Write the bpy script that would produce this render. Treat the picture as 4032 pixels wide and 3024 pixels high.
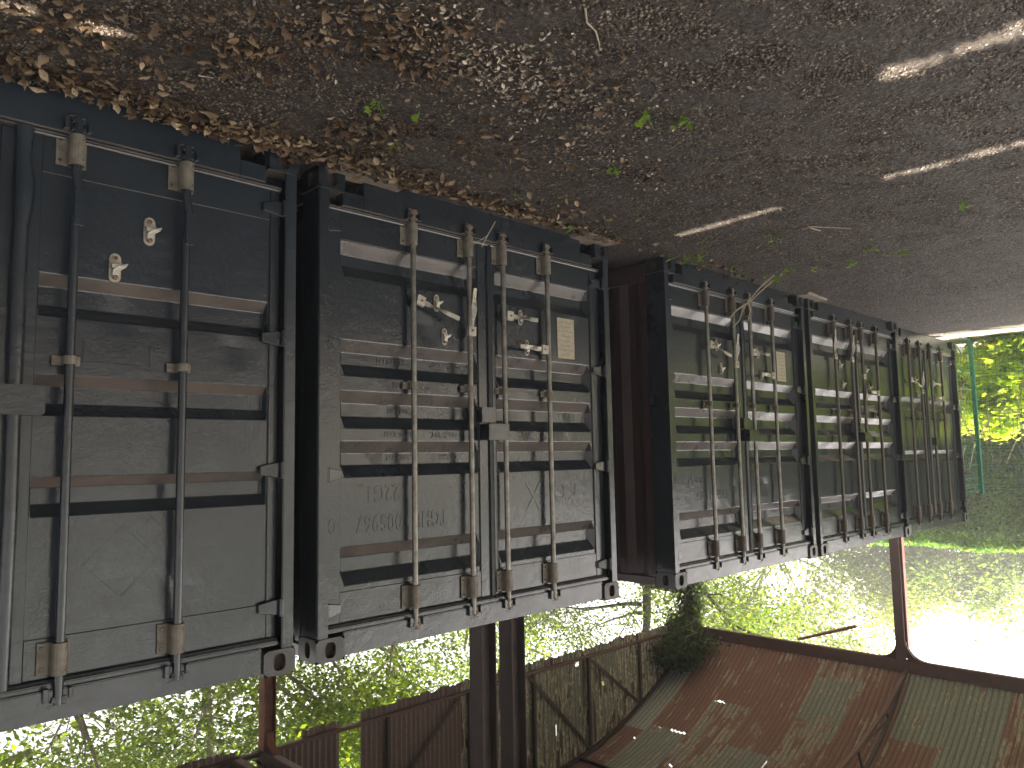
import bpy, bmesh, math, random
import numpy as np
from mathutils import Vector, Matrix
R_ = math.radians
random.seed(7)
rng = np.random.default_rng(7)
for o in list(bpy.data.objects): bpy.data.objects.remove(o)
scn = bpy.context.scene
COL = scn.collection

# ---------------------------------------------------------------- camera (the photograph is upside down)
FPX, YAW, PIT, ROL = 776.455, -.796618, -.0953586, -.0186957
CAM = Vector((0, 3.509237, 1.577928))
Fv = Vector((math.cos(PIT)*math.cos(YAW), math.cos(PIT)*math.sin(YAW), math.sin(PIT)))
r0 = Vector((math.sin(YAW), -math.cos(YAW), 0)); u0 = r0.cross(Fv)
Rv = math.cos(ROL)*r0+math.sin(ROL)*u0; Uv = -math.sin(ROL)*r0+math.cos(ROL)*u0
cd = bpy.data.cameras.new('camera'); cam = bpy.data.objects.new('camera', cd); COL.objects.link(cam)
cd.sensor_width = 36; cd.lens = FPX*36/1024; cd.clip_start = .05; cd.clip_end = 2000
m = Matrix((-Rv, -Uv, -Fv)).transposed().to_4x4(); m.translation = CAM
cam.matrix_world = m
scn.camera = cam
scn.render.resolution_x, scn.render.resolution_y = 1024, 768

# ---------------------------------------------------------------- light
SUN = Vector((3.6, 2.1, 5.3)).normalized()
w = bpy.data.worlds.new('World'); scn.world = w; w.use_nodes = True
nt = w.node_tree; nt.nodes.clear()
sky = nt.nodes.new('ShaderNodeTexSky'); sky.sky_type = 'NISHITA'; sky.sun_disc = False
sky.sun_elevation = math.asin(SUN.z); sky.sun_rotation = math.atan2(SUN.x, SUN.y)
sky.dust_density = 4.0; sky.air_density = 1.0; sky.ozone_density = 1.0
bg = nt.nodes.new('ShaderNodeBackground'); bg.inputs[1].default_value = .15
wo = nt.nodes.new('ShaderNodeOutputWorld')
# thin bright summer haze: part of the blue washed out evenly over the whole sky
bw = nt.nodes.new('ShaderNodeRGBToBW'); nt.links.new(sky.outputs[0], bw.inputs[0])
tint = nt.nodes.new('ShaderNodeMix'); tint.data_type = 'RGBA'; tint.blend_type = 'MULTIPLY'; tint.inputs[0].default_value = 1
nt.links.new(bw.outputs[0], tint.inputs[6]); tint.inputs[7].default_value = (1.18, 1.1, 1.05, 1)
wm = nt.nodes.new('ShaderNodeMix'); wm.data_type = 'RGBA'; wm.inputs[0].default_value = .86
nt.links.new(sky.outputs[0], wm.inputs[6]); nt.links.new(tint.outputs[2], wm.inputs[7])
nt.links.new(wm.outputs[2], bg.inputs[0]); nt.links.new(bg.outputs[0], wo.inputs[0])
sl = bpy.data.lights.new('sun', 'SUN'); sl.energy = 5; sl.angle = R_(.35); sl.color = (1, .89, .74)
so = bpy.data.objects.new('sun', sl); COL.objects.link(so)
so.rotation_euler = SUN.to_track_quat('Z', 'Y').to_euler(); so.location = (0, 0, 30)
scn.view_settings.view_transform = 'Standard'; scn.view_settings.look = 'None'
scn.view_settings.exposure = 2.42; scn.view_settings.gamma = 1
scn.view_settings.use_curve_mapping = False
try:
    scn.cycles.max_bounces = 8; scn.cycles.diffuse_bounces = 4; scn.cycles.transmission_bounces = 6
    scn.cycles.sample_clamp_indirect = 6
except Exception: pass

# ---------------------------------------------------------------- materials
def mat(name):
    m = bpy.data.materials.new(name); m.use_nodes = True
    n = m.node_tree; b = n.nodes['Principled BSDF']
    return m, n, b
def N(n, t, **k):
    x = n.nodes.new(t)
    for a, v in k.items(): setattr(x, a, v)
    return x
def noise(n, scale, detail=4, coord='Object', rough=.55, vec=None):
    x = N(n, 'ShaderNodeTexNoise'); x.inputs['Scale'].default_value = scale
    x.inputs['Detail'].default_value = detail; x.inputs['Roughness'].default_value = rough
    if vec is None:
        c = N(n, 'ShaderNodeTexCoord'); n.links.new(c.outputs[coord], x.inputs['Vector'])
    else: n.links.new(vec, x.inputs['Vector'])
    return x
def ramp(n, src, stops):
    r = N(n, 'ShaderNodeValToRGB'); e = r.color_ramp.elements
    while len(e) < len(stops): e.new(.5)
    for i, (p, c) in enumerate(stops):
        e[i].position = p; e[i].color = (c if len(c) == 4 else (*c, 1)) if isinstance(c, tuple) else (c, c, c, 1)
    n.links.new(src, r.inputs[0]); return r
def mix(n, fac, a, b, blend='MIX'):
    x = N(n, 'ShaderNodeMix', data_type='RGBA', blend_type=blend)
    for i, v in ((0, fac), (6, a), (7, b)):
        if hasattr(v, 'is_linked') or hasattr(v, 'links'): n.links.new(v, x.inputs[i])
        else: x.inputs[i].default_value = v if i == 0 else ((*v, 1) if len(v) == 3 else v)
    return x.outputs[2]
def mathn(n, op, a, b=0.):
    x = N(n, 'ShaderNodeMath', operation=op)
    for i, v in ((0, a), (1, b)):
        if hasattr(v, 'links'): n.links.new(v, x.inputs[i])
        else: x.inputs[i].default_value = v
    return x.outputs[0]
def bump(n, b, h, strength=.3, dist=.01, prev=None):
    x = N(n, 'ShaderNodeBump'); x.inputs['Strength'].default_value = strength; x.inputs['Distance'].default_value = dist
    n.links.new(h, x.inputs['Height'])
    if prev: n.links.new(prev, x.inputs['Normal'])
    n.links.new(x.outputs[0], b.inputs['Normal']); return x.outputs[0]

def paint(name, base, rough=.3, dust=1., rust=0., peel=1.):
    m, n, b = mat(name)
    big = noise(n, 1.3, 5); mid = noise(n, 9, 6)
    c = mix(n, ramp(n, big.outputs[0], [(.3, 0.), (.7, 1.)]).outputs[0], base, tuple(x*1.35+.003 for x in base))
    c = mix(n, ramp(n, mid.outputs[0], [(.55, 0.), (.75, .5)]).outputs[0], c, tuple(x*.7 for x in base))
    # road dust that has settled on every ledge facing up
    g = N(n, 'ShaderNodeNewGeometry'); s = N(n, 'ShaderNodeSeparateXYZ'); n.links.new(g.outputs['Normal'], s.inputs[0])
    up = ramp(n, s.outputs[2], [(.25, 0.), (.6, 1.)]).outputs[0]
    dn = ramp(n, noise(n, 5, 6).outputs[0], [(.2, .35), (.65, 1.)]).outputs[0]
    d = mathn(n, 'MULTIPLY', mathn(n, 'MULTIPLY', up, dn), dust)
    film = mathn(n, 'MULTIPLY', ramp(n, noise(n, 2.2, 8, rough=.7).outputs[0], [(.45, 0.), (.8, .35)]).outputs[0], dust*.5)
    c = mix(n, film, c, (.028, .029, .028)); c = mix(n, mathn(n, 'MULTIPLY', d, .75), c, (.135, .108, .086))
    if rust:
        rm = ramp(n, noise(n, 14, 8, rough=.7).outputs[0], [(.62, 0.), (.7, rust)]).outputs[0]
        c = mix(n, rm, c, (.12, .045, .02))
    n.links.new(c, b.inputs['Base Color'])
    rr = mathn(n, 'ADD', ramp(n, mid.outputs[0], [(.3, rough*.8), (.7, rough*1.3)]).outputs[0], mathn(n, 'MULTIPLY', d, .16))
    n.links.new(rr, b.inputs['Roughness'])
    p = bump(n, b, noise(n, 90, 3).outputs[0], .3*peel, .003)
    p = bump(n, b, noise(n, 22, 3).outputs[0], .16*peel, .01, p)
    bump(n, b, noise(n, 3.2, 2).outputs[0], .22, .02, p)
    return m
def metal(name, base, base2, rough=.5, scale=12, met=.3, lo=.4, hi=.65, bs=.3):
    m, n, b = mat(name)
    x = noise(n, scale, 8, rough=.7)
    n.links.new(mix(n, ramp(n, x.outputs[0], [(lo, 0.), (hi, 1.)]).outputs[0], base, base2), b.inputs['Base Color'])
    b.inputs['Roughness'].default_value = rough; b.inputs['Metallic'].default_value = met
    bump(n, b, noise(n, scale*8, 5).outputs[0], bs, .004)
    return m
def sheet_mat(name, ca, cb, cc, lo, hi, crust=.6):
    """painted corrugated iron weathered in streaks along the flutes (u across, v along, metres)"""
    m, n, b = mat(name)
    uv = N(n, 'ShaderNodeTexCoord'); oi = N(n, 'ShaderNodeObjectInfo')
    off = N(n, 'ShaderNodeVectorMath', operation='SCALE'); cmb = N(n, 'ShaderNodeCombineXYZ')
    n.links.new(oi.outputs['Random'], cmb.inputs[0]); n.links.new(oi.outputs['Random'], cmb.inputs[1])
    n.links.new(cmb.outputs[0], off.inputs[0]); off.inputs['Scale'].default_value = 57.
    def mp(sx, sy):
        a = N(n, 'ShaderNodeVectorMath', operation='MULTIPLY'); n.links.new(uv.outputs['UV'], a.inputs[0]); a.inputs[1].default_value = (sx, sy, 1)
        d = N(n, 'ShaderNodeVectorMath', operation='ADD'); n.links.new(a.outputs[0], d.inputs[0]); n.links.new(off.outputs[0], d.inputs[1])
        return d.outputs[0]
    s1 = noise(n, 1, 6, vec=mp(16, .9), rough=.6); s2 = noise(n, 1, 6, vec=mp(2.5, 1.6), rough=.65); s3 = noise(n, 1, 7, vec=mp(60, 14), rough=.7)
    k = mathn(n, 'ADD', mathn(n, 'MULTIPLY', s1.outputs[0], .5), mathn(n, 'MULTIPLY', s2.outputs[0], .5))
    k = mathn(n, 'ADD', k, mathn(n, 'MULTIPLY', mathn(n, 'SUBTRACT', s3.outputs[0], .5), .12))
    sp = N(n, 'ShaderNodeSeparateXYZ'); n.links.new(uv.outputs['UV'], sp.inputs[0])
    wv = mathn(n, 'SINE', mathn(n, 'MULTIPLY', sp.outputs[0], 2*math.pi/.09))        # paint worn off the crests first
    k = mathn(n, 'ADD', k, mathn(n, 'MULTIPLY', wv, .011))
    f = ramp(n, k, [(lo, 0.), (hi, 1.)]).outputs[0]
    edge = ramp(n, k, [(lo-.01, 0.), ((lo+hi)/2, crust), (hi+.01, 0.)]).outputs[0]
    c = mix(n, f, ca, cb); c = mix(n, edge, c, cc)
    c = mix(n, ramp(n, s3.outputs[0], [(.35, .45), (.6, 0.)]).outputs[0], c, (.03, .02, .015))
    flute_shade = ramp(n, mathn(n, 'ADD', mathn(n, 'MULTIPLY', wv, -.5), mathn(n, 'MULTIPLY', s1.outputs[0], .6)), [(.4, 0.), (.8, .5)]).outputs[0]
    c = mix(n, flute_shade, c, (.028, .02, .016))                                           # ridge shade painted as dark streaks along each flute
    n.links.new(c, b.inputs['Base Color']); b.inputs['Roughness'].default_value = .7
    bump(n, b, s3.outputs[0], .5, .006)
    return m
def leaf_mat(name, c1, c2, c3, trans=.45, rough=.5, tcol=None):
    m, n, b = mat(name)
    g = N(n, 'ShaderNodeNewGeometry')
    r = ramp(n, g.outputs['Random Per Island'], [(0., c1), (.5, c2), (1., c3)])
    big = ramp(n, noise(n, 1.1, 3).outputs[0], [(.3, .65), (.7, 1.25)]).outputs[0]
    c = mix(n, 1., r.outputs[0], big, 'MULTIPLY')
    n.links.new(c, b.inputs['Base Color']); b.inputs['Roughness'].default_value = max(rough, .65); b.inputs['Specular IOR Level'].default_value = .25
    t = N(n, 'ShaderNodeBsdfTranslucent'); n.links.new(mix(n, 1., c, tcol or (1.6, 1.7, .8), 'MULTIPLY'), t.inputs[0])
    ms = N(n, 'ShaderNodeMixShader'); ms.inputs[0].default_value = trans
    n.links.new(b.outputs[0], ms.inputs[1]); n.links.new(t.outputs[0], ms.inputs[2])
    n.links.new(ms.outputs[0], n.nodes['Material Output'].inputs[0])
    return m

M = {}
M['paint_a'] = paint('anthracite_paint_blue', (.011, .0155, .0205), .2)
M['paint_b'] = paint('anthracite_paint', (.0098, .0133, .0168), .19)
M['paint_e'] = paint('anthracite_paint_green', (.015, .019, .019), .17, .5)
M['maroon'] = paint('maroon_paint', (.030, .015, .014), .45, .4, .4)
M['cast'] = paint('worn_casting_paint', (.022, .022, .021), .4, .6, .7)
M['hole'] = metal('hollow_rust', (.02, .015, .012), (.05, .028, .018), .8, 20, .1)
M['galv'] = metal('dirty_galvanised_steel', (.34, .32, .27), (.14, .11, .08), .42, 25, .55, .5, .78)
M['rodm'] = metal('weathered_rod_steel', (.20, .19, .165), (.06, .052, .042), .36, 14, .6, .42, .7)
M['bracket'] = metal('dusty_bracket_steel', (.155, .14, .11), (.085, .07, .05), .55, 20, .25)
M['bracket_dark'] = metal('rusty_bracket_steel', (.085, .072, .055), (.06, .042, .03), .5, 16, .3)
M['rust_end'] = metal('rusty_cam_steel', (.10, .055, .03), (.20, .15, .10), .7, 30, .2)
M['bolt'] = metal('rust_bolt', (.16, .06, .035), (.08, .03, .02), .7, 60, .1)
M['rubber'] = metal('painted_seal_rubber', (.03, .036, .042), (.02, .024, .028), .32, 20, 0, bs=.1)
M['plate'] = metal('tarnished_data_plate', (.30, .265, .19), (.19, .16, .11), .6, 45, .1, .4, .7)
M['rust_post'] = metal('rusted_steel_column', (.19, .075, .04), (.085, .034, .022), .75, 7, .1, .35, .65)
M['sunlit_red'] = metal('sunlit_flange_steel', (.28, .09, .065), (.18, .06, .045), .6, 9, 0)  # red brightened to carry the sunlight on the flange
M['dark_post'] = metal('dark_rusted_column', (.055, .034, .028), (.026, .02, .019), .7, 6, .1, .35, .65)
M['beam'] = metal('brown_steel_beam', (.115, .062, .048), (.06, .034, .03), .65, 4, .1, .35, .7)
M['iron_dark'] = metal('dark_angle_iron', (.045, .03, .026), (.02, .016, .015), .7, 8, .1)
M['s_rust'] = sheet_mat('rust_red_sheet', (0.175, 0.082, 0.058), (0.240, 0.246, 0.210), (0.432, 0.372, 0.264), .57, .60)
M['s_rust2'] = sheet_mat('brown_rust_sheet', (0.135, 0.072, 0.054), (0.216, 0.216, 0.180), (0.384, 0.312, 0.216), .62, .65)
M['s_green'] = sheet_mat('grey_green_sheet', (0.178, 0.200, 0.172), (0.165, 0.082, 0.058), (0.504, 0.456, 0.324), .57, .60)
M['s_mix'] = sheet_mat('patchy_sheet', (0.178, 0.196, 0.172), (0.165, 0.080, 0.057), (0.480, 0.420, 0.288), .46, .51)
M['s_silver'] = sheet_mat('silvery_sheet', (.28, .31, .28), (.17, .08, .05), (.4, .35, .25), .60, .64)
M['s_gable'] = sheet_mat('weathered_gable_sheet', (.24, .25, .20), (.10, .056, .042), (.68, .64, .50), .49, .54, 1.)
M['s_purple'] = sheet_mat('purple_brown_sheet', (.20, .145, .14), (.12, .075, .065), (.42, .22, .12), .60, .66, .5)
M['bark'] = metal('grey_bark', (.26, .24, .18), (.12, .11, .075), .9, 8, 0, .35, .65, .8)
M['bark_dark'] = metal('ivy_bark', (.06, .05, .035), (.03, .028, .02), .9, 10, 0, .35, .65, .8)
M['leaf'] = leaf_mat('sycamore_leaf', (.055, .095, .014), (.10, .15, .02), (.17, .20, .03), .6)
M['leaf_dark'] = leaf_mat('dark_green_leaf', (.028, .05, .014), (.05, .08, .018), (.08, .10, .022), .35)  # dark green of the ivy-clad tree's leaves
M['leaf_pale'] = leaf_mat('pale_willow_leaf', (.14, .18, .045), (.18, .22, .055), (.22, .235, .06), .5)
M['leaf_far'] = leaf_mat('far_tree_leaf', (.075, .125, .03), (.11, .165, .04), (.16, .20, .055), .55)
M['ivy'] = leaf_mat('ivy_leaf', (.022, .046, .012), (.038, .068, .018), (.07, .095, .028), .25, .4)
M['hedge'] = leaf_mat('conifer_frond', (.07, .16, .045), (.12, .23, .055), (.24, .31, .07), .5, .6)
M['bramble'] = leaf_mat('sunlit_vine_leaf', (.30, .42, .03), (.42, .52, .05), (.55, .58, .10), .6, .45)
M['weed'] = leaf_mat('seedling_leaf', (.12, .22, .02), (.16, .28, .03), (.20, .32, .04), .5, .45)
M['dead'] = leaf_mat('dead_leaf', (.028, .019, .013), (.14, .09, .052), (.42, .32, .2), .18, .55, (1.1, .9, .6))
M['dead_pale'] = leaf_mat('bleached_leaf_flakes', (.10, .07, .05), (.28, .23, .17), (.5, .45, .36), .12, .6, (1, .95, .85))
M['twig'] = metal('dry_twig', (.36, .30, .22), (.22, .17, .11), .8, 40, 0)
M['fence'] = metal('green_powder_coat', (.008, .12, .06), (.006, .09, .045), .35, 10, 0, bs=.05)
M['concrete'] = metal('mossy_concrete', (.24, .20, .15), (.14, .115, .085), .9, 15, 0, .35, .65, .6)

def chip_mat():
    m, n, b = mat('stone_chips'); g = N(n, 'ShaderNodeNewGeometry')
    r = ramp(n, g.outputs['Random Per Island'], [(0., (.024, .018, .013)), (.4, (.064, .048, .035)), (.75, (.115, .090, .068)), (1., (.27, .225, .175))])
    n.links.new(r.outputs[0], b.inputs['Base Color']); b.inputs['Roughness'].default_value = .5
    return m
M['chips'] = chip_mat()
def ground_mat():
    m, n, b = mat('dark_trodden_gravel')
    c0 = N(n, 'ShaderNodeTexCoord')
    big = noise(n, .55, 5); mid = noise(n, 6, 8, rough=.7); fine = noise(n, 70, 6, rough=.7)
    v = N(n, 'ShaderNodeTexVoronoi'); v.inputs['Scale'].default_value = 38; n.links.new(c0.outputs['Object'], v.inputs['Vector'])
    c = mix(n, ramp(n, big.outputs[0], [(.42, 0.), (.66, 1.)]).outputs[0], (.074, .055, .040), (.125, .097, .072))
    c = mix(n, ramp(n, mid.outputs[0], [(.4, .7), (.62, 0.)]).outputs[0], c, (.038, .030, .024))
    c = mix(n, ramp(n, fine.outputs[0], [(.5, 0.), (.72, .8)]).outputs[0], c, (.22, .185, .15))
    c = mix(n, ramp(n, v.outputs['Distance'], [(.0, .0), (.7, .65)]).outputs[0], c, (.024, .018, .015))
    # pale ground past the roof's shadow edge, sunlight painted into its colour
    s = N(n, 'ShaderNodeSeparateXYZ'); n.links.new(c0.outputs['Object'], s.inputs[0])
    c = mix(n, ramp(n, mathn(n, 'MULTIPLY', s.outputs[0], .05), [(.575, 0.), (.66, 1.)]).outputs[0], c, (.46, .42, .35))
    n.links.new(c, b.inputs['Base Color']); b.inputs['Roughness'].default_value = .72
    h = mathn(n, 'ADD', mathn(n, 'MULTIPLY', fine.outputs[0], .6), mathn(n, 'MULTIPLY', v.outputs['Distance'], -.8))
    p = bump(n, b, h, .8, .025); bump(n, b, mid.outputs[0], .9, .06, p)
    return m
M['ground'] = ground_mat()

# ---------------------------------------------------------------- object helpers
def link(o, parent=None):
    COL.objects.link(o)
    if parent is not None: o.parent = parent
    return o
def tag(o, label=None, cat=None, group=None, kind=None):
    if label: o['label'] = label
    if cat: o['category'] = cat
    if group: o['group'] = group
    if kind: o['kind'] = kind
    return o
def empty(name, loc, label, cat, group=None, rz=0.):
    e = bpy.data.objects.new(name, None); e.empty_display_size = .3; link(e)
    e.location = loc; e.rotation_euler = (0, 0, rz)
    return tag(e, label, cat, group)
class MB:
    def __init__(s): s.v = []; s.f = []; s.mi = []; s.m = 0
    def add(s, vs, fs):
        k = len(s.v); s.v += [tuple(x) for x in vs]; s.f += [tuple(i+k for i in f) for f in fs]; s.mi += [s.m]*len(fs); return s
    def box(s, x0, x1, y0, y1, z0, z1):
        return s.add([(x0,y0,z0),(x1,y0,z0),(x1,y1,z0),(x0,y1,z0),(x0,y0,z1),(x1,y0,z1),(x1,y1,z1),(x0,y1,z1)],
            [(3,2,1,0),(4,5,6,7),(0,1,5,4),(1,2,6,5),(2,3,7,6),(3,0,4,7)])
    def bar(s, p, q, a, b, up=(0, 0, 1)):
        p, q = Vector(p), Vector(q); d = (q-p).normalized(); u = Vector(up)
        if abs(d.dot(u)) > .95: u = Vector((0, 1, 0))
        sd = d.cross(u).normalized()*a/2; u2 = sd.cross(d).normalized()*b/2
        vs = [c+i*sd+j*u2 for c in (p, q) for i, j in ((-1,-1),(1,-1),(1,1),(-1,1))]
        return s.add(vs, [(3,2,1,0),(4,5,6,7),(0,1,5,4),(1,2,6,5),(2,3,7,6),(3,0,4,7)])
    def cyl(s, p, q, r, n=12, r2=None, cap=True):
        p, q = Vector(p), Vector(q); d = (q-p).normalized(); u = Vector((0,0,1)) if abs(d.z) < .9 else Vector((1,0,0))
        a = d.cross(u).normalized(); b = d.cross(a); r2 = r if r2 is None else r2
        vs = [c+rr*(math.cos(2*math.pi*i/n)*a+math.sin(2*math.pi*i/n)*b) for c, rr in ((p, r), (q, r2)) for i in range(n)]
        fs = [(i, i+n, (i+1) % n+n, (i+1) % n) for i in range(n)]
        if cap: fs += [tuple(range(n)), tuple(range(2*n-1, n-1, -1))]
        return s.add(vs, fs)
    def loft(s, secs, cap=True):
        n = len(secs[0]); vs = [p for c in secs for p in c]; fs = []
        for k in range(len(secs)-1):
            for i in range(n):
                j = (i+1) % n; fs.append((k*n+i, k*n+j, (k+1)*n+j, (k+1)*n+i))
        if cap: fs += [tuple(range(n-1, -1, -1)), tuple(range((len(secs)-1)*n, len(secs)*n))]
        return s.add(vs, fs)
    def tube(s, pts, rad, n=8):
        pts = [Vector(p) for p in pts]; secs = []
        if not hasattr(rad, '__len__'): rad = [rad]*len(pts)
        a = None
        for i, p in enumerate(pts):
            d = (pts[min(i+1, len(pts)-1)]-pts[max(i-1, 0)]).normalized()
            if a is None:
                u = Vector((0,0,1)) if abs(d.z) < .9 else Vector((1,0,0)); a = d.cross(u).normalized()
            else: a = (a-d*a.dot(d)).normalized()
            b = d.cross(a)
            secs.append([p+rad[i]*(math.cos(2*math.pi*k/n)*a+math.sin(2*math.pi*k/n)*b) for k in range(n)])
        return s.loft(secs)
    def build(s, name, mats, parent=None, bevel=0, smooth=False, loc=None, seg=1):
        me = bpy.data.meshes.new(name); me.from_pydata(s.v, [], s.f)
        mats = mats if isinstance(mats, (list, tuple)) else [mats]
        for x in mats: me.materials.append(M[x] if isinstance(x, str) else x)
        me.polygons.foreach_set('material_index', s.mi)
        bm = bmesh.new(); bm.from_mesh(me)
        bmesh.ops.recalc_face_normals(bm, faces=bm.faces)
        if bevel:
            ed = [e for e in bm.edges if len(e.link_faces) == 2 and e.calc_face_angle(0) > .5]
            bmesh.ops.bevel(bm, geom=ed, offset=bevel, segments=seg, affect='EDGES', clamp_overlap=True)
        bm.to_mesh(me); bm.free()
        if smooth:
            me.polygons.foreach_set('use_smooth', [True]*len(me.polygons))
            try: me.set_sharp_from_angle(angle=R_(35))
            except Exception: pass
        o = bpy.data.objects.new(name, me)
        if loc is not None: o.location = loc
        return link(o, parent)
def npmesh(name, V, F, m, parent=None, uv=None, smooth=False):
    """V (n,3), F (k,3 or 4) numpy arrays -> object"""
    me = bpy.data.meshes.new(name); n = len(V); k, c = F.shape
    me.vertices.add(n); me.vertices.foreach_set('co', np.asarray(V, np.float32).ravel())
    me.loops.add(k*c); me.loops.foreach_set('vertex_index', F.astype(np.int32).ravel())
    me.polygons.add(k); me.polygons.foreach_set('loop_start', np.arange(0, k*c, c, dtype=np.int32))
    try: me.polygons.foreach_set('loop_total', np.full(k, c, dtype=np.int32))
    except Exception: pass
    me.materials.append(M[m] if isinstance(m, str) else m)
    if uv is not None:
        l = me.uv_layers.new(name='UVMap'); l.data.foreach_set('uv', np.asarray(uv, np.float32)[F.ravel()].ravel())
    if smooth: me.polygons.foreach_set('use_smooth', [True]*k)
    me.update(calc_edges=True)
    return link(bpy.data.objects.new(name, me), parent)
def rotmats(n, tilt=None, r=rng):
    """random rotations; tilt = max angle from lying flat (None: any)"""
    az = r.uniform(0, 2*np.pi, n); ca, sa = np.cos(az), np.sin(az)
    if tilt is None:
        ct = r.uniform(-1, 1, n); t = np.arccos(ct)
    else: t = r.uniform(0, tilt, n)
    t2 = r.uniform(0, 2*np.pi, n)
    c, s = np.cos(t), np.sin(t); c2, s2 = np.cos(t2), np.sin(t2); z = np.zeros(n); o = np.ones(n)
    Z1 = np.stack([ca,-sa,z, sa,ca,z, z,z,o], -1).reshape(n,3,3)
    X = np.stack([o,z,z, z,c,-s, z,s,c], -1).reshape(n,3,3)
    Z2 = np.stack([c2,-s2,z, s2,c2,z, z,z,o], -1).reshape(n,3,3)
    return Z1 @ X @ Z2
def scatter(base_v, base_f, P, S, Rm):
    """copies of a small base mesh"""
    n = len(P); k = len(base_v)
    V = np.einsum('nij,kj->nki', Rm, base_v)*S[:, None, None]+P[:, None, :]
    F = base_f[None]+(np.arange(n)*k)[:, None, None]
    return V.reshape(-1, 3), F.reshape(-1, base_f.shape[1])
LEAF_V = np.array([(0,-.5,0),(.28,-.05,.05),(0,.5,-.03),(-.28,-.05,.05)]); LEAF_F = np.array([(0,1,2,3)])
LOBE_V = np.array([(0,-.45,0),(.2,-.2,.02),(.48,-.1,.06),(.2,.1,.02),(.28,.38,.05),(0,.5,-.04),(-.28,.38,.05),(-.2,.1,.02),(-.48,-.1,.06),(-.2,-.2,.02),(0,0,-.02)])
LOBE_F = np.array([(10,i,(i+1) % 10) for i in range(10)])
CURL_V = np.array([(0,-.5,.03),(.17,-.28,.13),(.27,.0,.18),(.15,.3,.1),(0,.5,.16),(-.17,.28,.1),(-.3,.0,.16),(-.18,-.3,.12),(0,-.2,0),(0,.2,.01)])
CURL_F = np.array([(0,1,8),(1,2,8),(2,9,8),(2,3,9),(3,4,9),(4,5,9),(5,6,9),(6,8,9),(6,7,8),(7,0,8)])

# ================================================================ GROUND
def gz(x, y):
    x = np.asarray(x, float); y = np.asarray(y, float)
    return -.1*np.clip(x-11.6, 0, 2.4)+.012*np.sin(x*2.1+y*.7)*np.cos(y*1.7-.4*x)*np.clip(y-.1, 0, 1)*(x < 11)
xs = np.concatenate([np.linspace(-300, -12, 10), np.arange(-11, 20, .12), np.linspace(21, 400, 14)])
ys = np.concatenate([np.linspace(-300, -12, 10), np.arange(-11, 9, .12), np.linspace(10, 300, 12)])
X, Y = np.meshgrid(xs, ys, indexing='ij'); Z = gz(X, Y)+rng.normal(0, .0035, X.shape)*((X > -11) & (X < 20) & (Y > -11) & (Y < 9))
V = np.stack([X, Y, Z], -1).reshape(-1, 3); nx, ny = X.shape
i, j = np.meshgrid(np.arange(nx-1), np.arange(ny-1), indexing='ij'); a = (i*ny+j).ravel()
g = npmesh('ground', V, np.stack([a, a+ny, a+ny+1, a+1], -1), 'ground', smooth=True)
tag(g, kind='structure')

def in_frame(P, margin=.03):
    d = P-np.array(CAM); z = d@np.array(Fv); a = FPX*(d@np.array(Rv))/z/512; b = FPX*(d@np.array(Uv))/z/384
    return (z > .1) & (abs(a) < 1+margin) & (abs(b) < 1+margin)

# loose stone chips, many in the foreground, thinning out
def chips(n, smin, smax, name, label, power=1.25, ymax=9):
    P = []
    while sum(map(len, P)) < n:
        d = 1.3+11*rng.uniform(0, 1, n*3)**power; az = YAW+rng.uniform(-.75, .75, n*3)
        x = d*np.cos(az); y = CAM.y+d*np.sin(az)
        q = np.stack([x, y, gz(x, y)], -1); q = q[(q[:, 1] > .03) & (q[:, 0] < 11.6) & (q[:, 1] < ymax)]
        dens = np.sin(q[:, 0]*1.3+2*np.sin(q[:, 1]*1.1))*.5+np.sin(q[:, 1]*2.3+q[:, 0]*.8)*.3
        q = q[rng.uniform(-.9, .6, len(q)) < dens+.35]
        P.append(q[in_frame(q, .05)])
    P = np.concatenate(P)[:n]; S = smin+(smax-smin)*rng.beta(1.2, 4, n)
    base = np.array([(-.5,-.3,0),(.4,-.42,.02),(.52,.25,0),(-.25,.42,.0),(.02,.02,.34)])
    F = np.array([(0,1,4),(1,2,4),(2,3,4),(3,0,4)])
    V, F = scatter(base, F, P, S, rotmats(n, .55))
    V += np.repeat(np.random.default_rng(3).normal(0, .0006, (n, 1, 3)), 5, 1).reshape(-1, 3)
    return tag(npmesh(name, V, F, 'chips'), label, 'gravel', kind='stuff')
chips(120000, .006, .025, 'gravel', 'loose dark stone chips strewn over the shaded barn yard')

def ground_pt(sx, sy, z=0.):
    """photo pixel (4032 wide) -> point on the ground, used once to read positions off"""
    d = Fv*FPX+Rv*((1024-sx*1024/4032)-512)+Uv*(384-(768-sy*768/3024))
    t = (z-CAM.z)/d.z; return CAM+d*t

# leaf drifts and patches
def leaf_cloud(n, centre, ext, base_v, base_f, smin, smax, tilt, lift=.02):
    x = centre[0]+rng.normal(0, 1, n)*ext[0]; y = centre[1]+rng.normal(0, 1, n)*ext[1]
    z = gz(x, y)+rng.uniform(0, 1, n)**2*lift+.004
    return np.stack([x, y, z], -1), rng.uniform(smin, smax, n)
PP, SS, TT = [], [], []
for x0, x1, n, wd, lift in [(-1.2, .6, 620, .12, .07), (.4, 2.0, 620, .09, .05), (1.9, 2.8, 260, .12, .03), (2.8, 3.5, 90, .08, .02), (3.4, 4.5, 110, .08, .02), (4.5, 6.5, 40, .10, .015)]:
    x = rng.uniform(x0, x1, n); y = .03+abs(rng.normal(0, 1, n))*wd
    PP.append(np.stack([x, y, gz(x, y)+rng.uniform(0, 1, n)*lift*np.exp(-((y-.03)/wd)**2)+.005], -1)); SS.append(rng.uniform(.028, .07, n))
drift_n = sum(map(len, PP)); TT = [np.full(len(q), -1) for q in PP]
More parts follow.
